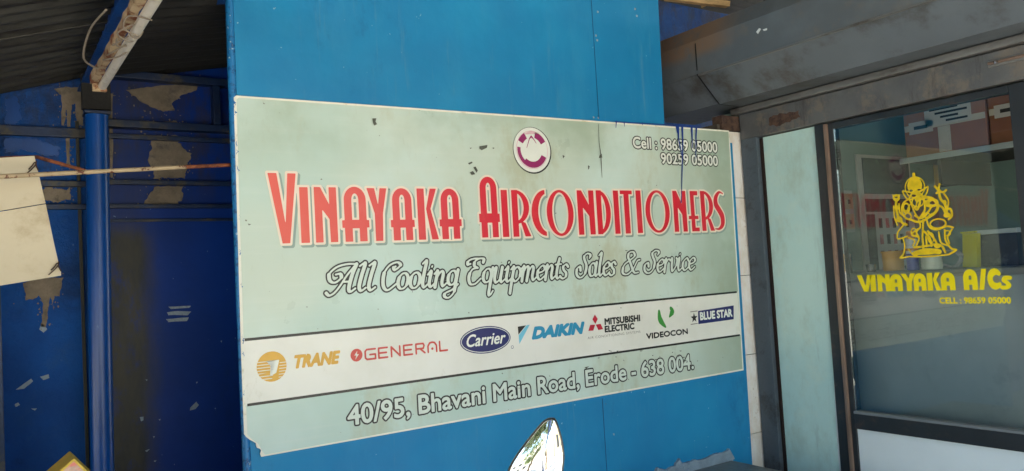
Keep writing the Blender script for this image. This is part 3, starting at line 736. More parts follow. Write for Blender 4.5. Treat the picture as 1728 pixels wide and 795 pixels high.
# ---- title letters
def gI(x, w, b, h): return s_box(x, b, x + w, b + h)
def glyph(c, x0, x1, b, h, t):
    """deco capitals; t is the stem width"""
    w = x1 - x0; X = lambda u: x0 + u * w; Y = lambda v: b + v * h
    if c == 'I': return s_box(x0, b, x1, b + h)
    if c == 'V': return s_poly([(x0, b + h), (x0 + t * 1.05, b + h), (X(.56), Y(.30)), (x1 - t * 1.02, b + h), (x1, b + h), (X(.70), b), (X(.42), b)])
    if c == 'N': return U(s_box(x0, b, x0 + t * .95, Y(.62)), s_box(x1 - t * .95, Y(.34), x1, b + h), s_poly([(x0, b + h), (x0 + t * .8, b + h), (x1 - t * .5, Y(.56)), (x1, Y(.45)), (x1, b), (x1 - t * .95, b), (x1 - t, Y(.42)), (x0, Y(.78))]), s_box(x0, b, x0 + t * .95, b + h * .97))
    if c == 'A':
        a0, a1 = X(.09), X(.91); r = (a1 - a0) / 2; m = (a0 + a1) / 2; ry = min(r * 1.15, h * .3)
        out = U(s_box(a0, b, a1, b + h - ry), I(s_ell(m, b + h - ry, r, ry), s_box(a0 - .01, b + h - ry - .003, a1 + .01, b + h + .01)))
        ri = r - t; ryi = ry - t * .85
        inn_ = U(s_box(a0 + t, Y(.40), a1 - t, b + h - ry), I(s_ell(m, b + h - ry, ri, ryi), s_box(a0, b + h - ry - .003, a1, b + h)))
        leg = s_box(a0 + t, b - .01, a1 - t, Y(.24))
        return U(D(out, inn_, leg), s_box(x0, Y(.25), x1, Y(.395)))
    if c == 'Y': return s_poly([(x0, b + h), (x0 + t * 1.05, b + h), (X(.54), Y(.70)), (x1 - t * .95, b + h), (x1, b + h), (X(.54) + t * .62, Y(.52)), (X(.54) + t * .5, b), (X(.54) - t * .5, b), (X(.54) - t * .5, Y(.52))])
    if c == 'K': return U(s_box(x0, b, x0 + t * 1.05, b + h), s_poly([(x1 - t, b + h), (x1 - t * .05, b + h), (X(.55) + t * .30, Y(.60)), (x1, b), (x1 - t, b), (x0 + t * 1.2, Y(.60))]))
    if c in 'O':
        return D(s_ell(X(.5), Y(.5), w / 2, h / 2), s_ell(X(.5), Y(.5), w / 2 - t * .95, h / 2 - t * .38))
    if c == 'C':
        W2 = w * 1.02
        return I(D(s_ell(x0 + W2, Y(.5), W2, h / 2), s_ell(x0 + W2 + .006, Y(.5), W2 - t * .92, h / 2 - t * .55)), s_box(x0 - .01, b - .01, x1, b + h + .01))
    if c == 'D':
        g_ = t * .95
        return U(D(s_box(x0, b, x0 + g_, b + h)), I(D(s_ell(x0 + g_ * .4, Y(.5), w - g_ * .4, h / 2), s_ell(x0 + g_ * .4, Y(.5), w - g_ * 1.35, h / 2 - t * .42)), s_box(x0 + g_ * .4, b - .01, x1 + .01, b + h + .01)))
    if c == 'R':
        g_ = t * .95; bw_ = w * .98
        bowl = I(D(s_ell(x0 + g_ * .6, Y(.635), bw_ - g_ * .6, h * .365), s_ell(x0 + g_ * .6, Y(.635), bw_ - g_ * 1.55, h * .365 - t * .42)), s_box(x0 + g_ * .5, b, x1 + .01, b + h + .01))
        return U(s_box(x0, b, x0 + g_, b + h), bowl, s_poly([(x0 + g_ * 1.25, Y(.345)), (x0 + g_ * 2.1, Y(.30)), (x1 + .002, b), (x1 - g_ * .95, b)]))
    if c == 'T': return U(s_box(x0, Y(.905), x1, b + h), s_box(X(.5) - t * .5, b, X(.5) + t * .5, b + h))
    if c == 'E':
        return U(s_box(X(.2), Y(.885), x1, b + h), s_box(X(.2), Y(.0), x1, Y(.10)), s_box(X(.2), b, X(.2) + t * .85, b + h), s_box(x0 - w * .04, Y(.30), x1 - w * .05, Y(.39)))
    if c == 'S':
        pts = [(X(.98), Y(.93)), (X(.62), Y(.965)), (X(.25), Y(.83)), (X(.22), Y(.66)), (X(.5), Y(.52)), (X(.78), Y(.36)), (X(.76), Y(.16)), (X(.4), Y(.05)), (X(.02), Y(.05))]
        rr = [.10, .22, .42, .5, .5, .5, .42, .22, .10]
        P2 = crom([(p[0], p[1], r * t) for p, r in zip(pts, rr)], 5)
        return s_stroke([(p[0], p[1]) for p in P2], [max(p[2], .004) for p in P2])
title = [('V', 0.812, 0.911, 0.148, 0.39), ('I', 0.919, 0.951, 0.148, 0.343), ('N', 0.971, 1.054, 0.148, 0.344), ('A', 1.07, 1.175, 0.148, 0.347), ('Y', 1.168, 1.249, 0.148, 0.343), ('A', 1.259, 1.358, 0.148, 0.344), ('K', 1.371, 1.458, 0.148, 0.344), ('A', 1.463, 1.562, 0.148, 0.345), ('A', 1.642, 1.741, 0.15, 0.395), ('I', 1.75, 1.782, 0.15, 0.343), ('R', 1.801, 1.89, 0.15, 0.343), ('C', 1.898, 1.972, 0.15, 0.345), ('O', 1.976, 2.121, 0.148, 0.346), ('N', 2.143, 2.238, 0.151, 0.346), ('D', 2.25, 2.332, 0.151, 0.347), ('I', 2.35, 2.382, 0.151, 0.347), ('T', 2.391, 2.465, 0.151, 0.348), ('I', 2.486, 2.519, 0.152, 0.349), ('O', 2.541, 2.698, 0.151, 0.351), ('N', 2.722, 2.811, 0.153, 0.35), ('E', 2.825, 2.893, 0.153, 0.35), ('R', 2.91, 3.0, 0.154, 0.351), ('S', 3.003, 3.075, 0.154, 0.352)]
shp = []
for c, x0, x1, z0, z1 in title:
    t_ = .0305 if x0 < 1.7 else .0325
    if c == 'I': t_ = x1 - x0
    shp.append((glyph(c, x0, x1, z0, z1 - z0, t_), x0 - .01, z0, x1 + .01, z1))
# the outlines merge: build them as one field so neighbours share one cream edge
word = U(*[s[0] for s in shp])
whole = [(U(*[s[0] for s in shp[:8]]), .80, .14, 1.58, .40), (U(*[s[0] for s in shp[8:]]), 1.62, .14, 3.10, .41)]
prints('title_shadow', whole, [(.0085, 'title_shadow', 4, .007, -.007)], sg, g=.003)
prints('title_outline', whole, [(.0072, 'title_cream', 5, 0, 0)], sg, g=.0025)
for s, (c, *_r) in zip(shp, title):
    prints('title_letter', [s], [(-.0008, 'title_red', 6, 0, 0)], sg, g=.002)

# ---- script line
def st(pts, closed=False): return crom(pts, 5, closed) + ([] if not closed else [np.array(pts[0], float)])
def bowl(cx, cy, rx, ry): return [np.array((cx + rx * cos(a), cy + ry * sin(a))) for a in np.linspace(0, 2 * pi, 17)]
G = {
 'l': ([st([(-.1, 1.75), (.16, 2.0), (.12, 1.0), (.12, .3), (.28, .03), (.5, .2)])], .52),
 'o': ([bowl(.42, .5, .36, .48)], .9),
 'i': ([st([(-.1, .8), (.12, 1.0), (.1, .3), (.26, .03), (.48, .2)]), st([(.12, 1.42), (.15, 1.5)])], .5),
 'n': ([st([(-.1, .82), (.12, 1), (.1, .5), (.1, 0)]), st([(.12, .55), (.4, .97), (.6, .82), (.58, .3), (.72, .03), (.95, .2)])], .96),
 'm': ([st([(-.1, .82), (.12, 1), (.1, .5), (.1, 0)]), st([(.12, .55), (.36, .97), (.54, .82), (.52, 0)]), st([(.54, .55), (.8, .97), (.98, .82), (.96, .3), (1.1, .03), (1.32, .2)])], 1.34),
 'g': ([bowl(.4, .52, .33, .45), st([(.78, 1), (.74, .2), (.7, -.5), (.35, -.88), (.0, -.75), (.05, -.5), (.5, -.3), (.95, .1)])], .92),
 'q': ([bowl(.4, .52, .33, .45), st([(.78, 1), (.74, 0), (.74, -.85), (.9, -.9), (1.05, -.6)])], .95),
 'u': ([st([(-.1, .82), (.1, 1), (.08, .35), (.26, .02), (.56, .3), (.6, 1)]), st([(.62, 1), (.58, .3), (.72, .03), (.95, .2)])], .97),
 'p': ([st([(-.1, .82), (.12, 1), (.1, 0), (.1, -.9)]), st([(.12, .7), (.42, .98), (.74, .72), (.72, .3), (.42, .02), (.12, .22)])], .88),
 'e': ([st([(.08, .48), (.5, .58), (.66, .8), (.42, .98), (.1, .7), (.08, .3), (.35, .02), (.72, .26)])], .74),
 't': ([st([(.2, 1.6), (.12, 1.0), (.1, .3), (.26, .03), (.5, .2)]), st([(-.12, 1), (.42, 1.02)])], .52),
 's': ([st([(.56, .82), (.36, .98), (.12, .82), (.22, .58), (.46, .38), (.46, .12), (.22, .0), (-.06, .16)])], .62),
 'a': ([bowl(.4, .5, .33, .47), st([(.76, 1), (.72, .3), (.84, .03), (1.05, .2)])], 1.02),
 'r': ([st([(-.1, .82), (.12, 1), (.1, .5), (.1, 0)]), st([(.12, .55), (.34, .95), (.6, .88)])], .66),
 'v': ([st([(-.1, .82), (.08, 1), (.14, .4), (.28, .02), (.58, .4), (.66, .85), (.54, 1)])], .74),
 'c': ([st([(.62, .78), (.42, .98), (.1, .7), (.08, .3), (.35, .02), (.68, .24)])], .7),
 'A': ([st([(1.12, 1.95), (1.02, 1.1), (1.0, .25), (1.14, .02), (1.36, .2)]), st([(1.1, 1.95), (.78, 1.1), (.42, .2), (.1, -.15), (-.12, .02)]), st([(1.14, 1.95), (.6, 1.98), (.1, 1.75), (-.2, 1.2), (-.1, .75), (.2, .6), (.46, .85), (.36, 1.15), (.14, 1.1)]), st([(.62, .62), (1.02, .62)])], 1.42),
 'C': ([st([(.98, 1.45), (1.14, 1.75), (.85, 2.0), (.35, 1.75), (.04, 1.05), (.12, .3), (.5, .0), (1.05, .35)]), st([(.98, 1.45), (.78, 1.3), (.66, 1.5), (.8, 1.62)])], 1.1),
 'E': ([st([(1.0, 1.6), (1.02, 1.9), (.7, 2.0), (.34, 1.75), (.32, 1.3), (.62, 1.08)]), st([(.62, 1.08), (.2, .95), (.02, .5), (.2, .06), (.6, .02), (1.0, .35)]), st([(.9, 1.98), (.2, 2.0), (-.2, 1.8), (-.22, 1.45), (.0, 1.5)])], 1.1),
 'S': ([st([(.92, 1.5), (1.0, 1.85), (.66, 2.02), (.36, 1.7), (.5, 1.2), (.72, .75), (.6, .2), (.2, -.02), (-.2, .2), (-.24, .62), (.04, .76), (.14, .5)])], 1.0),
 '&': ([st([(1.3, 1.05), (1.1, .95), (.9, .4), (.5, .0), (.1, .15), (.12, .7), (.5, 1.05), (.82, 1.5), (.66, 1.95), (.36, 1.9), (.32, 1.4), (.6, .8), (1.0, .12), (1.35, .1)])], 1.4)}
for _k, (_s, _a) in list(G.items()):
    G[_k] = ([[(p[0], (1 + (p[1] - 1) * .66) if p[1] > 1 else (p[1] * .82 if p[1] < 0 else p[1])) for p in q] for q in _s], _a)
def script_word(wd, x0, x1, base, xh, thick=.0118, thin=.0036):
    adv = 0; shapes = []
    items = []
    for ch in wd:
        strokes, a = G[ch]; items.append((strokes, adv)); adv += a
    allx = [p[0] + o + .26 * p[1] for s_, o in items for q in s_ for p in q]
    mn, mx_ = min(allx), max(allx); sc = (x1 - x0) / (mx_ - mn)
    for s_, o in items:
        fs = []; bx = []
        for q in s_:
            P = [(x0 + (p[0] + o + .26 * p[1] - mn) * sc, base + p[1] * xh) for p in q]
            rr = []
            for i in range(len(P)):
                a, b = P[max(i - 1, 0)], P[min(i + 1, len(P) - 1)]; dx, dy = b[0] - a[0], b[1] - a[1]; L = math.hypot(dx, dy) + 1e-9
                v = abs(dy) / L * .85 + .15 * abs(dx) / L if dy * dx < 0 or abs(dy) > abs(dx) * 1.6 else .25
                rr.append((thin + (thick - thin) * v) * .68)
            fs.append(s_stroke(P, rr)); bx += P
        shapes.append((U(*fs), min(p[0] for p in bx) - .01, min(p[1] for p in bx) - .01, max(p[0] for p in bx) + .01, max(p[1] for p in bx) + .01))
    f = U(*[s[0] for s in shapes])
    return (f, x0 - .01, min(s[2] for s in shapes), x1 + .01, max(s[4] for s in shapes))
words = [('All', 1.000, 1.188, -.030), ('Cooling', 1.216, 1.534, -.032), ('Equipments', 1.578, 2.072, -.031), ('Sales', 2.116, 2.340, -.031), ('&', 2.378, 2.488, -.031), ('Service', 2.512, 2.846, -.031)]
for wd, x0, x1, b in words:
    s = script_word(wd, x0, x1, b, .0605)
    prints('script_word', [s], [(.0050, 'p_black', 4, 0, 0), (-.0004, 'p_hollow', 5, 0, 0)], sg, g=.0018)
# ---- plain lettering
OUT = [(.0045, 'p_black', 4), (.0, 'p_white', 5)]
text('address_text', '40/95, Bhavani Main Road, Erode - 638 004.', 1.058, 2.785, -.494, .066, [(.0078, 'p_black', 4), (.0022, 'p_hollow', 5)], sg)
text('phone_text', 'Cell : 98659 05000', 2.493, 3.058, .545, .050, [(.0066, 'p_black', 4), (.0018, 'p_white', 5)], sg)
text('phone_text', '90259 05000', 2.665, 3.055, .478, .048, [(.0066, 'p_black', 4), (.0018, 'p_white', 5)], sg)
# ---- emblem
ex, ez = 1.921, .512
def ring(cx, cy, r0, r1): return D(s_ell(cx, cy, r1, r1), s_ell(cx, cy, r0, r0))
prints('emblem', [(s_ell(ex, ez, .0985, .0985), ex - .1, ez - .1, ex + .1, ez + .1)], [(.0, 'p_black', 4, .002, -.002), (-.004, 'p_white', 5, 0, 0), (-.018, 'p_pink', 6, 0, 0), (-.0205, 'p_white', 7, 0, 0)], sg, g=.003, first='disc')
arc = lambda a0, a1, r0, r1: I(ring(ex, ez, r0, r1), s_poly([(ex, ez)] + [(ex + .2 * cos(radians(a)), ez + .2 * sin(radians(a))) for a in np.linspace(a0, a1, 9)]))
for f_ in (arc(28, 75, .052, .078), arc(118, 152, .052, .078), U(arc(172, 250, .060, .076), arc(228, 336, .050, .076))): prints('emblem_arc', [(f_, ex - .1, ez - .1, ex + .1, ez + .1)], [(0, 'p_purple', 8, 0, 0)], sg, g=.002)
prints('emblem_mark', [(U(s_stroke([(ex - .028, ez + .008), (ex - .012, ez + .046), (ex - .002, ez + .056), (ex + .01, ez + .045), (ex + .022, ez + .028)], [.0012, .002, .004, .002, .001])), ex - .1, ez - .1, ex + .1, ez + .1)], [(0, 'p_purple', 9, 0, 0)], sg, g=.0012)
prints('emblem_smudge', [(U(s_stroke([(ex - .03, ez + .066), (ex, ez + .074), (ex + .03, ez + .07)], [.003, .007, .003])), ex - .1, ez - .1, ex + .1, ez + .1)], [(0, 'p_pink', 8, 0, 0)], sg, g=.0015)
# ---- maker logos in the white band
cx_o, cz_o = .800, -.260
def stripes():
    fs = []
    for i in range(7): z = cz_o + .018 - i * .0095; fs.append(s_box(cx_o - .06, z - .0012, cx_o + .012 - i * .002, z + .0012))
    for i in range(7): z = cz_o + .010 - i * .0095; fs.append(s_box(cx_o + .026 - i * .001, z - .001, cx_o + .06, z + .001))
    return U(*fs)

prints('logo_disc', [(s_ell(cx_o, cz_o, .050, .050), cx_o - .06, cz_o - .06, cx_o + .06, cz_o + .06)], [(0, 'p_orange', 4, 0, 0)], sg, g=.0015)
prints('logo_stripes', [(I(s_ell(cx_o, cz_o, .0502, .0502), stripes()), cx_o - .06, cz_o - .06, cx_o + .06, cz_o + .06)], [(0, 'p_white', 5, 0, 0)], sg, g=.0012)['kind'] = 'stuff'
prints('logo_mark', [(s_poly([(cx_o - .018, cz_o + .020), (cx_o + .026, cz_o + .020), (cx_o + .014, cz_o - .022), (cx_o - .008, cz_o - .032), (cx_o - .004, cz_o + .002)]), cx_o - .06, cz_o - .06, cx_o + .06, cz_o + .06)], [(0, 'p_white', 5, 0, 0)], sg, g=.002)
text('logo_text', 'TRANE', .880, 1.038, -.2735, .040, [(.0030, 'p_orange', 4)], sg, shear=.28)
gx, gz = 1.101, -.254
prints('logo_disc', [(D(s_ell(gx, gz, .0225, .0225), s_poly([(gx + .004, gz + .016), (gx - .009, gz - .001), (gx - .001, gz - .001), (gx - .006, gz - .017), (gx + .009, gz + .003), (gx + .001, gz + .003)])), gx - .03, gz - .03, gx + .03, gz + .03)], [(0, 'p_red', 4, 0, 0)], sg, g=.0012)
hw = .0034; zb, zt = -.2735, -.2385
def LG(x):
    def seg(*p): return s_stroke(p, hw)
    L_ = []
    w_ = .039
    a = x; L_.append(seg((a + w_, zt), (a + .006, zt), (a, zt - .006), (a, zb + .006), (a + .006, zb), (a + w_, zb), (a + w_, zb + .016), (a + .018, zb + .016)))
    for e in (a + .052, a + .152):
        L_ += [seg((e + .034, zt), (e, zt), (e, zb), (e + .034, zb)), seg((e, zb + .0175), (e + .030, zb + .0175))]
    n_ = a + .102; L_.append(seg((n_, zb), (n_, zt), (n_ + .034, zb), (n_ + .034, zt)))
    r_ = a + .202; L_ += [seg((r_, zb), (r_, zt), (r_ + .03, zt), (r_ + .034, zt - .008), (r_ + .03, zt - .018), (r_, zt - .018)), seg((r_ + .016, zt - .018), (r_ + .036, zb))]
    A_ = a + .252; L_ += [seg((A_, zb), (A_, zt - .012), (A_ + .008, zt - .001), (A_ + .018, zt + .001), (A_ + .028, zt - .001), (A_ + .036, zt - .012), (A_ + .036, zb)), s_ell(A_ + .018, zb + .012, .005, .005)]
    l_ = a + .302; L_.append(seg((l_, zt), (l_, zb), (l_ + .032, zb)))
    return U(*L_)
prints('logo_text', [(LG(1.134), 1.13, zb - .01, 1.475, zt + .01)], [(0, 'p_red', 4, 0, 0)], sg, g=.0015)
ox, oz = 1.642, -.251
prints('logo_oval', [(s_ell(ox, oz, .117, .053), ox - .12, oz - .06, ox + .12, oz + .06)], [(0, 'p_navy', 4, 0, 0), (-.004, 'p_white', 5, 0, 0), (-.0068, 'p_navy', 6, 0, 0)], sg, g=.0015)
text('logo_text', 'Carrier', ox - .088, ox + .092, oz - .020, .045, [(.0012, 'p_white', 7)], sg, shear=.3)
prints('registered_mark', [(U(ring(1.765, -.292, .005, .0065)), 1.75, -.3, 1.78, -.28)], [(0, 'p_navy', 4, 0, 0)], sg, g=.0008)
flat('logo_flag', [(1.797, -.213), (1.838, -.211), (1.798, -.245)], 'p_black', 4, sg)
flat('logo_flag', [(1.840, -.211), (1.856, -.210), (1.800, -.283), (1.799, -.248)], 'p_cyan_pale', 5, sg)
text('logo_text', 'DAIKIN', 1.868, 2.138, -.267, .042, [(.0050, 'p_cyan', 4)], sg, shear=.28)
mx0, mz0 = 2.203, -.238
def rhomb(cx, cz, ang, a=.040, b=.0165):
    u = (cos(ang), sin(ang)); v = (-sin(ang), cos(ang)); m_ = (cx + u[0] * a / 2, cz + u[1] * a / 2)
    return [(cx, cz), (m_[0] + v[0] * b * .9, m_[1] + v[1] * b * .9), (cx + u[0] * a, cz + u[1] * a), (m_[0] - v[0] * b * .9, m_[1] - v[1] * b * .9)]
for an in (90, 210, 330): 
    flat('logo_diamond', rhomb(mx0 + .002 * cos(radians(an)), mz0 + .002 * sin(radians(an)), radians(an), .041 if an == 90 else .046), 'p_crimson', 4, sg)
text('logo_text', 'MITSUBISHI', 2.257, 2.464, -.2435, .026, [(.0018, 'p_black', 4)], sg)
text('logo_text', 'ELECTRIC', 2.255, 2.426, -.276, .025, [(.0018, 'p_black', 4)], sg)
text('logo_text', 'AIR CONDITIONING SYSTEMS', 2.155, 2.462, -.2975, .0105, [(.0, 'p_grey', 4)], sg, spacing=1.2)
vx, vz = 2.580, -.204
f1 = s_stroke(st([(vx + .006, vz - .004), (vx + .010, vz - .045), (vx + .040, vz - .080)]), list(np.linspace(.005, .013, 6)) + list(np.linspace(.013, .004, 5)))
f2 = s_stroke(st([(vx + .082, vz + .004), (vx + .090, vz - .014), (vx + .068, vz - .038)]), list(np.linspace(.006, .012, 6)) + list(np.linspace(.012, .001, 5)))
for f_ in (f1, f2): prints('logo_mark', [(f_, vx - .02, vz - .1, vx + .12, vz + .02)], [(.001, 'p_green', 4, 0, 0)], sg, g=.0015)
text('logo_text', 'VIDEOCON', 2.497, 2.762, -.3285, .0235, [(.0016, 'p_black', 4)], sg)
flat('logo_box', [(2.842, -.228), (3.097, -.219), (3.090, -.287), (2.838, -.290)], 'p_navy', 4, sg)
text('logo_text', 'BLUE STAR', 2.854, 3.080, -.271, .035, [(.0022, 'p_white', 5)], sg)
for q in ([(2.790, -.226), (2.838, -.225), (2.838, -.229), (2.790, -.230)], [(2.786, -.285), (2.834, -.284), (2.834, -.288), (2.786, -.289)]): flat('logo_bar', q, 'p_grey', 4, sg)
sp = [(2.812 + (.024 if i % 2 == 0 else .010) * cos(radians(90 + 36 * i)), -.258 + (.024 if i % 2 == 0 else .010) * sin(radians(90 + 36 * i))) for i in range(10)]
flat('logo_star', sp, 'p_black', 5, sg)
# ---- paint drips and damage on the sign
def sgn(px, py): p = oY(px, py, SY); return (p.x, p.z)
def drip(pts, rr): return s_stroke([sgn(*p) for p in pts], rr)
dr_ = U(drip([(1037, 206), (1160, 213)], .0022), drip([(1039, 205), (1038, 216)], [.003, .0015]), drip([(1052, 207), (1053, 214)], [.003, .0012]), drip([(1083, 208), (1083, 212)], [.003, .001]),
        drip([(1143, 212), (1144, 235), (1149, 262)], [.007, .004, .003]), drip([(1150, 213), (1151, 240), (1150, 282)], [.007, .004, .003]), drip([(1150, 280), (1149, 325), (1148, 342)], [.004, .0022, .003]), drip([(1140, 212), (1142, 224)], [.006, .003]),
        drip([(1166, 214), (1167, 240), (1167, 250)], [.006, .003, .002]), drip([(1174, 214), (1173, 240), (1173, 268)], [.006, .003, .0015]), drip([(1135, 212), (1180, 214)], .0045))
prints('paint_drip', [(dr_, 2.36, .25, 2.98, .68)], [(0, 'drip_blue', 10, 0, 0)], sg, g=.002)
chips = [[(628, 200), (634, 200), (633, 205), (635, 210), (631, 212), (629, 207)], [(808, 247), (822, 245), (821, 250), (812, 254), (808, 251)], [(830, 249), (834, 250), (831, 252)], [(789, 276), (795, 273), (797, 275), (791, 278)], [(798, 283), (802, 281), (805, 288), (803, 292)], [(792, 291), (797, 289), (801, 294), (795, 296)],
         [(948, 262), (952, 264), (949, 268)], [(991, 279), (994, 281), (993, 286), (991, 286)], [(1011, 262), (1014, 259), (1015, 266), (1009, 267)], [(418, 377), (423, 379), (419, 381)], [(516, 517), (518, 517), (517, 519)], [(985, 620), (993, 618), (988, 622)]]
rr_ = random.Random(4)
for i in range(26):
    px, py = rr_.uniform(1000, 1165), rr_.uniform(590, 612) ; 
    if i > 16: px, py = rr_.uniform(410, 1240), rr_.uniform(230, 700)
    chips.append([(px, py), (px + rr_.uniform(1.5, 6), py - .5), (px + 2, py + 1.4)])
for i, q in enumerate(chips):
    me = fill([[np.array(sgn(*p)) + np.array((rr_.uniform(-.001, .001), rr_.uniform(-.001, .001))) for p in q]], 'chip'); on_sign(me, 9); link('chipped_spot', me, 'chip_dark', sg)
# crease down the sign where two sheets meet
cr = [sgn(1009, 210), sgn(1010, 240), sgn(1013, 262), sgn(1015, 300)]
prints('seam_crack', [(s_stroke(cr, [.0009, .0012, .003, .0008]), 2.25, .25, 2.5, .68)], [(0, 'chip_dark', 8, 0, 0)], sg, g=.0012)
for q in ((435, 460), (436, 520), (438, 600), (440, 690)): pass
for i, (px, py) in enumerate([(394, 176), (395, 183), (396, 196), (398, 248), (399, 262), (400, 290), (403, 372), (405, 431), (407, 486), (409, 574), (409.5, 581), (410, 603), (411, 668)]):
    rr2 = random.Random(i); x, z = sgn(px, py); me = fill([[np.array((x + rr2.uniform(-.004, .002 + .009 * rr2.random()) * (1 if j % 2 else .3), z + .004 * j * (1 if j < 5 else -1) + (0 if j < 5 else .04))) for j in range(10)]], 'chip')
    on_sign(me, 11); link('edge_nick', me, 'board_edge', sg)

# ============================================================ TILED PILLAR, SHOP FRONT
pl = thing('tiled_pillar', 'narrow pillar of dirty cream tiles right beside the sign', 'pillar', (3.25, 2.72, GZ))
box('core', 3.12, 2.692, GZ, 3.40, 2.9, .70, 'grout', pl, 0)
zj = [.664, .322, -.076, -.477, -.872, -1.27, GZ + .01]
for a, b in zip(zj, zj[1:]): box('tile', 3.14, 2.68, b + .0015, 3.32, 2.6915, a - .0015, 'tile', pl, .0015)
box('rusty_cap', 3.14, 2.674, .667, 3.30, 2.74, .745, 'rust', pl, .004)
XS = 3.3
sf = thing('mint_wall_panel', 'pale mint painted panel framed by grey post, left of glass door', 'wall', (XS, 2.0, GZ))
box('post', 3.268, 2.575, GZ, 3.36, 2.672, .772, 'post_grey', sf, .004)
box('gap_strip', XS - .006, 2.558, GZ, XS + .03, 2.5745, .612, 'dark_gap', sf, 0)
box('mint_panel', XS, 2.252, GZ, XS + .03, 2.5575, .616, 'mint', sf, .001)
flatp = [(2.262, -1.5), (2.262, -.55), (2.255, -.42), (2.252, -.42), (2.2515, -1.5)]
prism('paint_edge', [Vector((XS - .002, 2.2515, -1.49)), Vector((XS - .002, 2.272, -1.49)), Vector((XS - .002, 2.266, -.8)), Vector((XS - .002, 2.2535, -.40)), Vector((XS - .002, 2.2515, -.40))], (.003, 0, 0), 'white_paint', sf)
# header beam, Y from far left to beyond the frame
YE = .55
hd = thing('shop_header', 'grey painted steel header beam under the rolled shutter box', 'beam', (XS, 1.6, .62))
box('beam_face', 3.262, YE, .620, 3.40, 2.664, .748, 'header_grey', hd, .004)
box('rail', 3.235, YE, .752, 3.40, 2.70, .784, 'rail', hd, .008)
blob('rust_patch', [(1297, 198), (1318, 190), (1348, 186), (1350, 198), (1330, 206), (1312, 214), (1298, 212)], 3.2605, 'rust', hd, .003, .006, 90, 4, 'X')
bolt = thing('latch', 'small rusty slide bolt fixed on the grey header beam, far right', 'latch', oX(1690, 104, 3.25))
pz = oX(1690, 104, 3.255)
box('plate', 3.255, pz.y - .11, pz.z - .012, 3.262, pz.y + .05, pz.z + .014, 'rail', bolt, .002)
tube('bar', [(3.248, pz.y - .1, pz.z + .002), (3.248, pz.y + .045, pz.z + .002)], .006, 'edge_brown', bolt, 10)
tube('knob', [(3.248, pz.y + .01, pz.z + .002), (3.225, pz.y + .01, pz.z - .004)], .005, 'steel', bolt, 10)
# shutter box
sb = thing('shutter_box', 'grey sheet metal housing of rolled shutter above the door', 'shutter box', (3.0, 1.6, .8))
C1 = oY(1176, 75, 2.64); C2 = oY(1177, 127, 2.64); C3 = oY(1214, 176, 2.64); C4 = oY(1258, 182, 2.64)
xa, zc, xb, zb_ = C2.x, C2.z, C3.x, C3.z
YB = .5
P_ = [(xa + .005, 1.06), (xa, zc), (xb, zb_), (3.40, zb_ - .002), (3.40, 1.17), (xa + .04, 1.17), (xa + .006, 1.10)]
def hprism(name, prof, y0, y1, mat, parent):
    return prism(name, [Vector((x, y1, z)) for x, z in prof], (0, y0 - y1, 0), mat, parent)
hprism('housing', P_, YB, 2.638, 'shutter_grey', sb)
Pe = [(x + (.006 if i in (0, 1) else 0), z + .004 * (i in (2, 3))) for i, (x, z) in enumerate(P_)]
hprism('end_plate', Pe, 2.6395, 3.1, 'shutter_grey', sb)
# dusty flat strip on the upper face
hprism('top_sheet', [(xa - .002, zc + .006), (xa + .003, 1.095), (xa + .038, 1.172), (3.2, 1.174), (3.2, 1.171), (xa + .043, 1.1695), (xa + .006, 1.094), (xa - .0005, zc + .006)], YB, 3.09, 'shutter_top', sb)
for q in ([(1276, 54), (1281, 48), (1284, 49), (1279, 57)], [(1287, 50), (1294, 48), (1294, 51), (1289, 52)]):
    blob('paint_chip', q, xa - .003, 'white_paint', sb, .002, .001, 5, 2, 'X')
for nm_, (xq0, zq0), (xq1, zq1) in (('seam', (xa, 1.08), (xa, zc)), ('seam', (xa, zc), (xb, zb_)), ('seam', (xb, zb_), (3.235, zb_ - .001))):
    d_ = Vector((xq1 - xq0, 0, zq1 - zq0)); n_ = Vector((d_.z, 0, -d_.x)).normalized() * -.0015
    if n_.z > 0 or n_.x > 0: n_ = -n_
    q_ = [Vector((xq0, 2.636, zq0)) , Vector((xq1, 2.636, zq1)), Vector((xq1, 2.6425, zq1)), Vector((xq0, 2.6425, zq0))]
    prism(nm_, [v + n_ for v in q_], -n_ * .4, 'ink', sb)
hprism('crease_highlight', [(xa - .003, zc - .003), (xa - .003, zc + .004), (xa, zc + .004), (xa, zc - .001), (xa + .004, zc - .006)], YB, 2.6345, 'rail', sb)  # lighter strip paints in the highlight along the bend of the box
# timber laths over the box
lt = thing('timber_laths', 'pale timber laths above the shutter box beside the board top', 'timber', (3.0, 2.7, 1.2))
for i, (p, q, w_) in enumerate((((1128, -6), (1232, 6), .03), ((1160, -14), (1262, -6), .02), ((1190, 8), (1255, -22), .018))):
    a = oY(*p, 2.78 + .03 * i); b = oY(*q, 2.60 + .02 * i); d = (b - a).normalized(); n_ = d.cross(Vector((0, 1, 0))).normalized() * w_
    prism('lath', [a - n_ * .5, b - n_ * .5, b + n_ * .5, a + n_ * .5], (0, .03, 0), 'wood', lt)
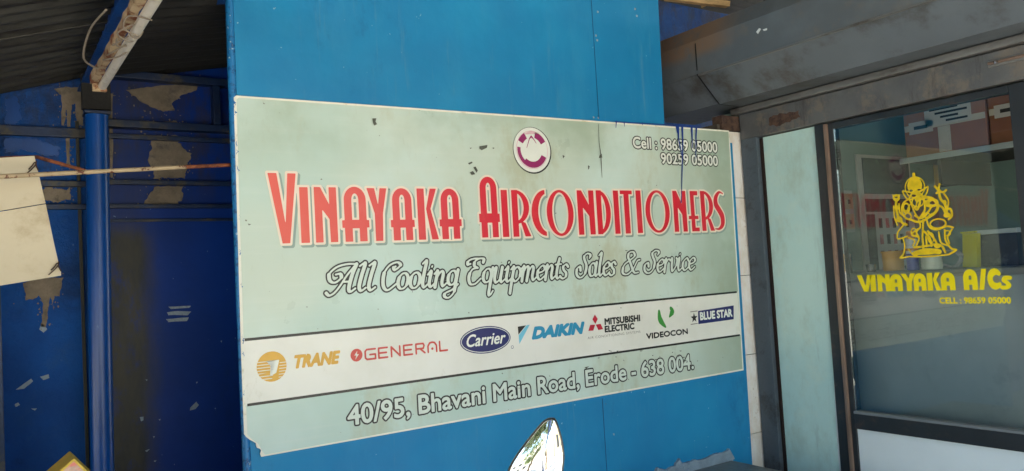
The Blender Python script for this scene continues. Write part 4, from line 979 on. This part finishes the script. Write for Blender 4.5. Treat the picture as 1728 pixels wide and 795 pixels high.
# ------------------------------------------------------------ glazed door
dr0 = thing('glass_door', 'dark framed glass door with yellow lettering and white lower panel', 'door', (XS, 1.8, GZ))
box('side_jamb', 3.285, 2.200, GZ, 3.345, 2.2505, .618, 'frame_dark', dr0, .003)
box('edge_trim', 3.272, 2.178, GZ + .5, 3.30, 2.196, .612, 'edge_brown', dr0, .004)
box('stile', 3.284, 2.155, GZ + .02, 3.335, 2.1985, .613, 'frame_dark', dr0, .003)
box('stile', 3.284, 1.335, GZ + .02, 3.335, 1.400, .613, 'frame_dark', dr0, .003)
box('top_rail', 3.284, 1.401, .585, 3.335, 2.154, .613, 'frame_dark', dr0, .003)
box('bottom_rail', 3.276, 1.401, -.790, 3.335, 2.154, -.722, 'frame_dark', dr0, .003)
box('rail_bevel', 3.272, 1.401, -.7215, 3.325, 2.154, -.710, 'rail_light', dr0, .002)
box('lower_panel', 3.292, 1.401, GZ + .08, 3.32, 2.154, -.7905, 'door_white', dr0, .001)
box('kick_rail', 3.284, 1.401, GZ + .02, 3.335, 2.154, GZ + .079, 'frame_dark', dr0, .003)
box('side_jamb', 3.285, 1.28, GZ, 3.345, 1.3345, .618, 'frame_dark', dr0, .003)
box('pane', GX, 1.401, -.7095, GX + .006, 2.154, .5845, 'glass', dr0, 0)
# ---- yellow lettering on glass
def gpt(px, py): p = oX(px, py, GX); return (-p.y, p.z)
x0, x1, zb1, zt1 = gpt(1450, 490)[0], gpt(1608, 480)[0], -.170, -.097
def fat(c, x0, x1, b, h, t):
    w_ = x1 - x0; X = lambda u: x0 + u * w_; Y = lambda v: b + v * h
    if c == 'A':
        r = w_ / 2; ry = h * .42
        return D(U(s_box(x0, b, x1, b + h - ry), I(s_ell(X(.5), b + h - ry, r, ry), s_box(x0 - .01, b + h - ry - .002, x1 + .01, b + h + .01))), s_box(X(.5) - w_ * .10, Y(.48), X(.5) + w_ * .10, Y(.70)), s_box(X(.5) - w_ * .12, b - .01, X(.5) + w_ * .12, Y(.26)))
    if c == 'C': return I(D(s_ell(X(.55), Y(.5), w_ * .55, h / 2), s_ell(X(.68), Y(.5), w_ * .30, h * .20)), s_poly([(x0 - .01, b - .01), (x1, b - .01), (x1, Y(.28)), (X(.7), Y(.5)), (x1, Y(.72)), (x1, b + h + .01), (x0 - .01, b + h + .01)]))
    if c == '/': return s_poly([(x0, b), (x0 + t, b), (x1, b + h), (x1 - t, b + h)])
    if c == 's': 
        P2 = [(X(.9), Y(.84)), (X(.45), Y(.86)), (X(.25), Y(.68)), (X(.55), Y(.5)), (X(.75), Y(.3)), (X(.5), Y(.14)), (X(.05), Y(.14))]
        return s_stroke(st(P2), h * .14)
    return glyph(c, x0, x1, b, h, t)
seq = [('V', 1447, 1472), ('I', 1469, 1478), ('N', 1481, 1502), ('A', 1502, 1523), ('Y', 1521, 1545), ('A', 1542, 1563), ('K', 1565, 1588), ('A', 1588, 1612), ('A', 1626, 1650), ('/', 1652, 1666), ('C', 1667, 1690), ('s', 1690, 1707)]
shp2 = []
for c, a, b in seq:
    xa_, xb_ = gpt(a, 475)[0], gpt(b, 475)[0]
    zt_ = zt1 if a < 1620 else -.088
    if c == 's': zt_ = -.118
    shp2.append((fat(c, xa_, xb_ - .001, zb1, zt_ - zb1, .0205 if c not in '/' else .017), xa_ - .005, zb1, xb_ + .005, zt_ + .004))
for s in shp2: prints('film_letter', [s], [(.0008, 'film_yellow', 1, 0, 0)], dr0, on_glass, .0015)
text('film_phone', 'CELL : 98659 05000', gpt(1586, 510)[0], gpt(1706, 510)[0], -.224, .0235, [(.0012, 'film_yellow', 1)], dr0, on_glass)
# seated elephant-headed figure, line drawn: u to the right 0..1, v up 0..1
eu0, ev0 = gpt(1515, 430)[0], -.028; EW = gpt(1612, 400)[0] - eu0; EH = .352
def E_(pts, r=.0028, closed=False):
    return s_stroke([(eu0 + p[0] * EW, ev0 + p[1] * EH) for p in st(pts, closed)], r * 1.08)
def Eo(cx, cy, rx, ry, r=.0028): return E_([(cx + rx * cos(a), cy + ry * sin(a)) for a in np.linspace(0, 2 * pi, 9)[:-1]], r, True)
def Es(cx, cy, rx, ry): return s_ell(eu0 + cx * EW, ev0 + cy * EH, rx * EW, ry * EH)
parts = [Eo(.40, .84, .17, .125, .0022), D(Es(.40, .86, .13, .10), Es(.33, .80, .03, .015), Es(.47, .80, .03, .015)), E_([(.40, .96), (.40, 1.0)], .006), E_([(.26, .80), (.33, .78), (.40, .795), (.47, .78), (.54, .80)], .0035),
         D(Es(.66, .63, .12, .055), Es(.68, .63, .05, .02)), D(Es(.22, .60, .07, .07), Es(.22, .61, .035, .035)), Es(.43, .69, .05, .03), Es(.08, .47, .06, .035), Es(.90, .47, .06, .03), Es(.50, .05, .22, .028), Es(.70, .12, .06, .03), Eo(.43, .66, .10, .06, .0024), Eo(.24, .50, .06, .04, .0024), Eo(.60, .22, .05, .06, .0024), Eo(.32, .30, .05, .05, .0022), Eo(.88, .26, .05, .03, .0022), Es(.06, .62, .03, .03), Es(.88, .62, .03, .03),
         # ears, trunk
         E_([(.24, .80), (.18, .81), (.22, .74), (.27, .70)], .003), E_([(.56, .80), (.62, .83), (.60, .76), (.54, .71)], .003),
         E_([(.36, .77), (.44, .75), (.47, .68), (.44, .60), (.40, .57), (.37, .60)], .0048), E_([(.42, .76), (.42, .68), (.40, .62)], .003), E_([(.33, .76), (.28, .70), (.34, .70), (.40, .72)], .0035), E_([(.47, .76), (.53, .71), (.49, .69)], .0045),
         # shoulders and chest
         E_([(.28, .71), (.17, .66), (.14, .56), (.20, .48), (.30, .45)], .0036), E_([(.54, .71), (.68, .68), (.76, .60), (.72, .52), (.60, .47)], .0058), E_([(.30, .68), (.36, .54), (.42, .46)], .0032), E_([(.54, .68), (.54, .56), (.46, .48)], .0042),
         E_([(.32, .66), (.24, .58), (.30, .50)], .0024), E_([(.58, .66), (.64, .58), (.58, .52)], .004), E_([(.36, .50), (.46, .46), (.56, .50)], .004), E_([(.28, .46), (.40, .42), (.54, .44), (.66, .50)], .0045), Eo(.56, .49, .06, .025, .003),
         # raised hands with lotus and axe
         Eo(.06, .74, .045, .03, .005), E_([(.0, .78), (.06, .70), (.12, .77)], .003), E_([(.06, .72), (.04, .62), (.06, .52), (.12, .44)], .0052), E_([(.0, .64), (.0, .50), (.04, .40)], .003), E_([(.10, .66), (.10, .56), (.18, .50)], .0035), E_([(.06, .50), (.14, .42), (.20, .40)], .005),
         E_([(.74, .82), (.80, .76), (.76, .74)], .0045), E_([(.82, .84), (.80, .78), (.86, .74), (.92, .76)], .004), E_([(.80, .74), (.82, .66), (.88, .60), (.90, .50)], .0048), E_([(.88, .72), (.94, .64), (.92, .56)], .003), E_([(.86, .52), (.96, .54), (.98, .46), (.92, .42)], .004), E_([(.76, .60), (.84, .56), (.88, .48)], .004),
         # belly, lap, legs
         Eo(.74, .38, .13, .055, .0032), E_([(.42, .44), (.44, .36), (.36, .30), (.40, .22), (.34, .14)], .0034), E_([(.50, .44), (.48, .34), (.46, .24)], .004), E_([(.56, .42), (.60, .34), (.72, .31), (.88, .34), (.98, .32)], .0034),
         E_([(.18, .42), (.04, .32), (.02, .24), (.10, .24), (.20, .26)], .003), E_([(.22, .24), (.32, .20), (.28, .14)], .003), E_([(.50, .30), (.58, .22), (.60, .12)], .0042), E_([(.56, .30), (.66, .20), (.70, .12)], .0042), E_([(.46, .22), (.46, .10)], .0042), E_([(.52, .24), (.52, .12)], .0035), E_([(.38, .24), (.28, .28), (.40, .34)], .003),
         # throne
         E_([(.12, .24), (.14, .14), (.10, .04), (.04, .0), (.20, .01)], .003), E_([(.84, .30), (.84, .18), (.92, .08), (1.0, .06), (.90, .02)], .0036), E_([(.96, .30), (.88, .22), (.90, .14)], .003), E_([(.30, .04), (.50, .07), (.72, .05)], .010), E_([(.22, .01), (.50, .0), (.88, .01)], .003), E_([(.62, .14), (.76, .12), (.82, .04)], .0044), E_([(.74, .28), (.76, .16), (.86, .12)], .0034), E_([(.30, .12), (.42, .12), (.56, .13)], .0044), E_([(.20, .10), (.26, .04)], .003)]
prints('film_figure', [(U(*parts), eu0 - .02, ev0 - .02, eu0 + EW + .02, ev0 + EH + .02)], [(0, 'film_gold', 1, 0, 0)], dr0, on_glass, .0012)

# ============================================================ SHOP INTERIOR
rm = thing('shop_room', 'dim pale green room seen through the glass door', 'room', (4.4, 1.8, GZ))
box('room_wall', XS + .05, 2.75, GZ, 6.0, 2.85, 1.15, 'room_wall', rm, 0)
box('room_wall', 5.3, -.6, GZ, 5.4, 2.7495, 1.15, 'room_wall', rm, 0)
box('room_wall', XS + .05, -.7, GZ, 5.299, -.601, 1.15, 'room_wall', rm, 0)
box('room_ceiling', XS + .11, -.6, 1.151, 5.4, 2.85, 1.165, 'room_ceiling', rm, 0)
box('room_floor', XS + .0, -.6, GZ + .001, 5.299, 2.7495, GZ + .1, 'room_floor', rm, 0, kind=None)
# counter
cz = -.0885
ct = thing('counter', 'grey shop counter behind the glass door carrying jars', 'counter', (3.6, 1.9, GZ))
box('front', 3.44, .2, GZ + .101, 3.47, 2.5, cz - .031, 'counter', ct, .002)
box('top', 3.42, .2, cz - .03, 3.90, 2.5, cz, 'counter_top', ct, .004)
box('end_panel', 3.471, 2.47, GZ + .101, 3.88, 2.5, cz - .031, 'counter', ct, .002)
def onc(px, x): return oX(px, 450, x).y
CZ = cz + .0005
jt = lambda px, x: (x, onc(px, x), CZ)
c0 = jt(1508, 3.500); j = thing('ochre_tub', 'round ochre tub without lid on the counter, leftmost of jars', 'tub', c0); lathe('body', [(0.0390, 0), (0.0443, 0.0035), (0.0470, 0.0868), (0.0487, 0.0904), (0.0470, 0.0922), (0.0408, 0.0913), (0.0390, 0.0177)], c0, 'ochre_jar', j)
lathe('rim', [(0.0483, 0.0833), (0.0509, 0.0842), (0.0509, 0.0913), (0.0483, 0.0922)], c0, 'ochre_jar', j)
c0 = jt(1541, 3.456); j = thing('spray_can', 'tall slim blue and white can between tub and pale jar', 'can', c0)
lathe('body', [(0.0230, 0), (0.0253, 0.0027), (0.0253, 0.0753)], c0, 'can_blue', j); lathe('label_band', [(0.0254, 0.0758), (0.0254, 0.1329), (0.0230, 0.1400)], c0, 'can_white', j); lathe('stripe', [(0.0257, 0.0886), (0.0257, 0.0992)], c0, 'can_orange', j); lathe('cap', [(0.0177, 0.1402), (0.0177, 0.1728), (0.0142, 0.1772)], c0, 'can_orange', j)
c0 = jt(1573, 3.456); j = thing('pale_jar', 'ribbed pale translucent jar beside the coiled cable', 'jar', c0)
lathe('body', [(0.0372, 0), (0.0425, 0.0035)] + [(0.0439 if i % 2 else 0.0416, 0.0106 + 0.0066 * i) for i in range(9)], c0, 'jar_clear', j); lathe('lid', [(0.0443, 0.0704), (0.0443, 0.0815), (0.0408, 0.0833)], c0, 'white_paint', j)
c0 = Vector(jt(1606, 3.500)); cb = thing('coiled_cable', 'loose grey coil of cable lying beside the pale jar', 'cable', c0)
rc = random.Random(8)
pts = [c0 + Vector((.02 * sin(a * .7), .052 * cos(a) + .008 * rc.random(), .048 + .042 * sin(a) + .006 * rc.random())) for a in np.linspace(0, 7.5 * pi, 70)]
tube('coil', [c0 + (p - c0) * .886 for p in pts], .0036, 'cable', cb, 6)
c0 = jt(1636, 3.589); bxy = thing('yellow_packet', 'upright yellow green packet on the counter, right of the coil', 'packet', c0)
box('body', c0[0], c0[1] - .032, CZ, c0[0] + .035, c0[1] + .030, CZ + .15, 'yellow_green', bxy, .003, xf=Matrix.Translation(c0) @ Matrix.Rotation(radians(4), 4, 'X') @ Matrix.Translation(-Vector(c0)))
box('flap', c0[0] + .002, c0[1] - .03, CZ + .151, c0[0] + .033, c0[1] + .028, CZ + .158, 'yellow_green', bxy, .001)
c0 = jt(1682, 3.633); bxd = thing('grey_carton', 'dark grey carton on the counter behind the yellow packet', 'box', c0)
box('body', c0[0], c0[1] - .09, CZ, c0[0] + .12, c0[1] + .09, CZ + .14, 'paper_dark', bxd, .003)
box('lid', c0[0] - .003, c0[1] - .093, CZ + .1405, c0[0] + .123, c0[1] + .093, CZ + .16, 'counter', bxd, .003)
for px, hh, lab in ((1418, .085, 'leftmost small steel tumbler on the counter near door edge'), (1433, .09, 'second small steel tumbler on the counter from door edge'), (1470, .036, 'short steel cup on the counter just left of the ochre tub')):
    c0 = jt(px, 3.456); rr0 = .017 if hh > .05 else .024; tt_ = lathe('tumbler', [(rr0 * .8, 0), (rr0, hh), (rr0 * .92, hh), (rr0 * .7, .004)], c0, 'steel'); tag(tt_, lab, 'tumbler')
# cartons on a high shelf
sh = thing('wall_shelf', 'high shelf carrying the brown cartons inside the shop', 'shelf', (4.6, 1.9, .53))
box('board', 4.55, .6, .525, 5.298, 2.56, .545, 'wood_dark', sh, .003)
box('front_edge', 4.545, .6, .515, 4.5495, 2.56, .548, 'counter', sh, .001)
for yv in (.8, 2.4): box('bracket', 4.7, yv, .38, 5.298, yv + .02, .5245, 'wood_dark', sh, .002)
def carton(x, y0, y1, z0, z1, lab, mat='carton', lbl=True):
    c_ = thing('carton', lab, 'carton', (x, (y0 + y1) / 2, z0), 'cartons on the high shelf')
    box('body', x, y0, z0, x + .4, y1, z1, mat, c_, .004)
    zm = z0 + (z1 - z0) * .55
    box('tape', x - .0015, y0 + .003, zm, x - .0002, y1 - .003, zm + .035, 'tape', c_, 0)
    if lbl:
        ym = y0 + (y1 - y0) * .42
        box('tape', x - .003, ym, z0 + .01, x - .0016, ym + .07, zm - .002, 'tape', c_, 0)
        box('paper_label', x - .003, ym - .12, zm + .01, x - .0018, ym + .14, zm + .12, 'paper', c_, 0)
        for i in range(4):
            box('print_line', x - .0042, ym - .10 + .05 * (i % 2), zm + .022 + .024 * i, x - .0031, ym + .02 + .03 * i, zm + .034 + .024 * i, 'ink', c_, 0)
        box('paper_label', x - .003, y1 - .17, zm - .02, x - .0018, y1 - .03, zm + .05, 'paper', c_, 0)
        box('print_line', x - .0042, y1 - .14, zm + .005, x - .0031, y1 - .06, zm + .025, 'ink', c_, 0)
carton(4.58, 2.075, 2.535, .5455, .83, 'brown carton with white labels and tape on the shelf, behind glass')
carton(4.58, 1.60, 2.06, .5455, .84, 'brown taped carton at the right end of the shelf', 'carton_dark')
# calendar and poster on the left room wall
wyy = 2.748
cal = thing('wall_calendar', 'large wall calendar with pink date grid hanging inside shop', 'calendar', (4.68, wyy, .6))
a, b = oY(1442, 262, wyy), oY(1531, 265, wyy)
box('board', a.x, wyy - .012, -.35, b.x, wyy + .001, .60, 'paper', cal, .002)
box('picture', a.x + .05, wyy - .0145, .36, b.x - .02, wyy - .0125, .58, 'paper_dark', cal, 0)
box('title_strip', a.x + .05, wyy - .0145, .25, b.x - .02, wyy - .0125, .33, 'paper_dark', cal, 0)
box('side_strip', a.x + .05, wyy - .0145, -.3, a.x + .14, wyy - .0125, .235, 'paper_dark', cal, 0)
for r_ in range(5):
    for c_ in range(5):
        box('date_mark', a.x + .18 + .075 * c_, wyy - .0140, .15 - .1 * r_, a.x + .215 + .075 * c_, wyy - .0125, .21 - .1 * r_, 'ink_pink' if (r_ + c_) % 2 else 'ink', cal, 0)
sw = thing('switch_board', 'two cream switch plates on grey board inside, left of calendar', 'switch', oY(1424, 350, wyy))
a, b = oY(1412, 322, wyy), oY(1438, 392, wyy)
box('board', a.x, wyy - .02, b.z, b.x, wyy + .001, a.z, 'counter', sw, .002)
for k_ in (0, 1):
    z1_ = a.z - .02 - k_ * .12
    box('plate', a.x + .015, wyy - .028, z1_ - .09, b.x - .01, wyy - .0205, z1_, 'switch_plate', sw, .002)
    box('socket', (a.x + b.x) / 2, wyy - .031, z1_ - .06, (a.x + b.x) / 2 + .02, wyy - .0285, z1_ - .035, 'ink', sw, 0)
# small framed portrait on the back wall
p = oX(1594, 290, 5.295)
fr_ = thing('framed_picture', 'small dark framed picture hanging on back wall above emblem', 'picture', p)
box('frame', 5.285, p.y - .08, p.z - .1, 5.301, p.y + .08, p.z + .1, 'frame_dark', fr_, .003)
box('print', 5.282, p.y - .065, p.z - .085, 5.2845, p.y + .065, p.z + .085, 'ochre_jar', fr_, 0)

# ============================================================ BENCH, CARTON, BIKE
bn = thing('concrete_bench', 'grey stone topped bench built against foot of blue board', 'bench', (2.4, 2.4, GZ))
cb0 = oY(1234, 776.5, SY)
box('slab', 1.5, 1.9, cb0.z - .05, cb0.x, SY + .001, cb0.z, 'granite', bn, .006)
box('base', 1.56, 1.98, GZ + .12, cb0.x - .05, SY - .0, cb0.z - .0505, 'concrete', bn, .004)
cq = oY(125, 773, 2.3)
cr_ = thing('wooden_crate', 'dark wooden crate under the printed carton, bottom left', 'crate', (cq.x, 2.3, GZ + .12))
for i in range(3): box('plank', cq.x - .5, 2.05, GZ + .13 + i * .17, cq.x + .25, 2.07, GZ + .28 + i * .17, 'wood_dark', cr_, .003)
box('core', cq.x - .49, 2.0705, GZ + .125, cq.x + .24, 2.5, cq.z - .16, 'wood_dark', cr_, .003)
rotm = Matrix.Translation((cq.x, 2.3, cq.z)) @ Matrix.Rotation(radians(-38), 4, 'Y') @ Matrix.Translation((-cq.x, -2.3, -cq.z))
pc = thing('printed_carton', 'tilted yellow edged carton with pink print, bottom left corner', 'carton', (cq.x, 2.3, cq.z))
box('body', cq.x, 2.3, cq.z - .14, cq.x - 0 + .14 - .28 + .0, 2.42, cq.z, 'carton_yellow', pc, .003, xf=rotm @ Matrix.Translation((.0, 0, 0)))
box('printed_face', cq.x - .137, 2.2985, cq.z - .137, cq.x - .006, 2.2998, cq.z - .006, 'carton_print', pc, 0, xf=rotm)

# scooter with the leaf shaped mirror
MD = 1.30
def mp(px, py, y=MD): return oY(px, py, y)
bk = thing('motorcycle', 'parked motorcycle of which a leaf shaped mirror shows, bottom centre', 'motorcycle', (mp(905, 780).x, MD, GZ + .12))
outl = [(931, 705), (938, 707), (944, 722), (950, 745), (953, 770), (951, 795), (946, 822), (934, 848), (914, 862), (888, 858), (868, 842), (857, 818), (858, 795), (870, 772), (890, 744), (912, 717), (922, 708)]
q3 = [mp(*p) for p in outl]; cen = sum(q3, Vector()) / len(q3)
# the glass faces back to the rider: build it in its own plane
nrm = Vector((-.36, -.93, .10)).normalized()
MN = nrm
def on_mirror(px, py):
    r = Vector(ray(px, py)); return r * (cen.dot(MN) / r.dot(MN))
sm = crom([tuple(on_mirror(*p)) for p in outl], 4, True); sm = [Vector(p) for p in sm]
cc = sum(sm, Vector()) / len(sm)
def shell(name, mat, parent, rings):
    bm = bmesh.new(); R_ = []
    for sc, dep in rings: R_.append([bm.verts.new(cc + (p - cc) * sc - MN * dep) for p in sm])
    for a, b in zip(R_, R_[1:]):
        for k_ in range(len(a)): bm.faces.new((a[k_], a[(k_ + 1) % len(a)], b[(k_ + 1) % len(a)], b[k_]))
    bm.faces.new(R_[-1]); 
    if name != 'mirror_shell': bm.faces.new(R_[0][::-1])
    bmesh.ops.recalc_face_normals(bm, faces=bm.faces)
    return link(name, bm_mesh(name, bm, True), mat, parent)
ms = shell('mirror_shell', 'black', bk, [(.93, .004), (.94, 0), (.975, -.003), (1.0, .001), (1.0, .008), (.93, .022), (.7, .034), (.35, .04)])
mg = shell('mirror_glass', 'mirror', ms, [(q_, .002 - .006 * (1 - q_ * q_)) for q_ in (.02, .12, .25, .4, .55, .7, .82, .9, .945)] + [(.945, .005)]); mg.matrix_parent_inverse = Matrix()
hb_ = Vector((cc.x + .02, cc.y + .06, cc.z - .26))
st_ = tube('mirror_stem', [Vector(p) for p in crom([cc - MN * .03, cc - MN * .05 + Vector((0, 0, -.06)), hb_ + Vector((0, 0, .08)), hb_], 5)], .006, 'black', bk, 10)
hx = hb_ + Vector((.40, .10, 0))
tube('handlebar', [Vector(p) for p in crom([hb_ + Vector((-.12, -.06, -.0)), hb_ + Vector((.04, 0, 0)), hb_ + Vector((.18, .07, -.03)), hb_ + Vector((.42, .08, -.03)), hb_ + Vector((.55, .02, 0)), hb_ + Vector((.70, -.03, 0))], 4)], .011, 'chrome', bk, 12)
for a, b in (((-.125, -.062, 0), (-.01, -.015, 0)), ((.60, 0, 0), (.715, -.035, 0))): tube('grip', [hb_ + Vector(a), hb_ + Vector(b)], .017, 'rubber', bk, 12)
lathe('headlight', [(.01, -.08), (.07, -.06), (.085, 0), (.08, .05), (.02, .07)], hb_ + Vector((.30, .12, -.1)), 'black', bk)
wc = Vector((hb_.x + .30, hb_.y + .42, GZ + .12 + .29)); wr = Vector((hb_.x + .30, hb_.y - .86, GZ + .12 + .29))
def wheel(c_, name='wheel'):
    pts = [c_ + Vector((0, .26 * cos(a), .26 * sin(a))) for a in np.linspace(0, 2 * pi, 33)]
    wh = tube(name, pts, .03, 'rubber', bk, 10, cap=False)
    rm_ = tube('rim', [c_ + Vector((0, .225 * cos(a), .225 * sin(a))) for a in np.linspace(0, 2 * pi, 33)], .01, 'chrome', wh, 8, cap=False); rm_.matrix_parent_inverse = Matrix()
    for i in range(6):
        a = i * pi / 6; s_ = tube('spoke', [c_ + Vector((0, .22 * cos(a), .22 * sin(a))), c_ - Vector((0, .22 * cos(a), .22 * sin(a)))], .003, 'chrome', wh, 6); s_.matrix_parent_inverse = Matrix()
wheel(wc); wheel(wr)
for s_ in (-.06, .06): tube('fork_leg', [wc + Vector((s_, 0, 0)), hb_ + Vector((.30 + s_, .12, -.05))], .014, 'chrome', bk, 10)
tube('frame_tube', [Vector(p) for p in crom([hb_ + Vector((.30, .10, -.12)), hb_ + Vector((.30, -.05, -.45)), hb_ + Vector((.30, -.4, -.62)), wr], 5)], .02, 'black', bk, 10)
tube('fuel_tank', [hb_ + Vector((.30, .04, -.14)), hb_ + Vector((.30, -.05, -.13)), hb_ + Vector((.30, -.22, -.15)), hb_ + Vector((.30, -.34, -.2))], .1, 'bike_red', bk, 20, radii=[.05, .11, .12, .05])
tube('seat', [hb_ + Vector((.30, -.34, -.20)), hb_ + Vector((.30, -.5, -.21)), hb_ + Vector((.30, -.9, -.18)), hb_ + Vector((.30, -1.0, -.17))], .08, 'rubber', bk, 16, radii=[.04, .08, .09, .03])

# ============================================================ THE STREET BEHIND THE CAMERA (seen in the glass, the mirror, and as light)
cp = thing('shade_canopy', 'unseen sheet canopy over the pavement, sized to shade the upper board', 'canopy', (1.5, .2, 1.7))
box('deck', -4, -.35, 1.72, 8, 3.7, 1.76, 'corrugated', cp, .003)  # out of view; front edge reaches out to darken the top of the board
box('front_edge', -4, -.39, 1.60, 8, -.351, 1.76, 'beam_blue', cp, .003)
for x_ in (-1.1, 5.6):
    po = tube('canopy_post', [(x_, -.3, GZ), (x_, -.3, 1.6)], .04, 'pipe_blue', None, 14); tag(po, 'blue canopy post at the kerb, %s end' % ('left' if x_ < 0 else 'right'), 'post', 'canopy posts')
def tree(x, y, h, seed, mat, lab, nleaf=2600, big=1.0, low=.45, spread=.2):
    rnd = random.Random(seed); t_ = thing('street_tree', lab, 'tree', (x, y, GZ), 'street trees')
    tube('trunk', [Vector((x, y, GZ)), Vector((x + .1, y, GZ + h * .3)), Vector((x, y + .1, GZ + h * .6))], .2, 'bark', t_, 10, radii=[.25, .18, .08])
    bm = bmesh.new()
    cl_ = [(x + rnd.gauss(0, h * spread), y + rnd.gauss(0, h * spread), GZ + h * rnd.uniform(low, 1)) for _ in range(int(26 * big))]
    for _ in range(nleaf):
        c_ = Vector(rnd.choice(cl_)) + Vector((rnd.gauss(0, .4), rnd.gauss(0, .4), rnd.gauss(0, .3)))
        u = Vector((rnd.gauss(0, 1), rnd.gauss(0, 1), rnd.gauss(0, 1))).normalized(); v = u.orthogonal().normalized(); s = rnd.uniform(.07, .16) * big
        bm.faces.new([bm.verts.new(c_ + u * s), bm.verts.new(c_ + v * s * .5), bm.verts.new(c_ - u * s), bm.verts.new(c_ - v * s * .5)])
    link('crown', bm_mesh('crown', bm), mat, t_)
up = thing('utility_pole', 'tall bluish steel pole at the road edge opposite the board', 'pole', (.42, -3.6, GZ))
tube('shaft', [(.42, -3.6, GZ), (.42, -3.6, GZ + 6.5)], .11, 'frame_blue', up, 14)
box('base', .25, -3.77, GZ + .001, .59, -3.43, GZ + .2, 'concrete', up, .01)
tree(.6, -9.5, 10.5, 9, 'foliage', 'large shade tree across the road, straight opposite the board', 30000, 1.6, .34, .27)
tree(-9, -12, 6.5, 1, 'foliage', 'tall leafy street tree across the road, left of the pale house')
tree(-3.5, -14, 5.5, 2, 'foliage2', 'paler street tree across the road before the pale house')
tree(6, -13, 7, 3, 'foliage', 'broad street tree across the road by the ochre house')
for nm, x0, x1, y0, hh, mt_, lab in (('house', -14, -4, -24, 6, 'house', 'pale two storey house across the road'), ('house', 5, 15, -22, 5, 'house2', 'ochre two storey house across the road')):
    h_ = thing(nm, lab, 'house', ((x0 + x1) / 2, y0, GZ)); box('wall', x0, y0 - 6, GZ, x1, y0, GZ + hh, mt_, h_, 0); box('roof', x0 - .4, y0 - 6.4, GZ + hh + .002, x1 + .4, y0 + .4, GZ + hh + .2, 'concrete', h_, 0)
    for i in range(4):
        for s in range(2):
            xx = x0 + 1.2 + i * (x1 - x0 - 2) / 4
            f_ = box('window', xx, y0 - .05, GZ + 1 + s * 2.6, xx + 1.1, y0 + .03, GZ + 2.3 + s * 2.6, 'frame_dark', h_, .01)
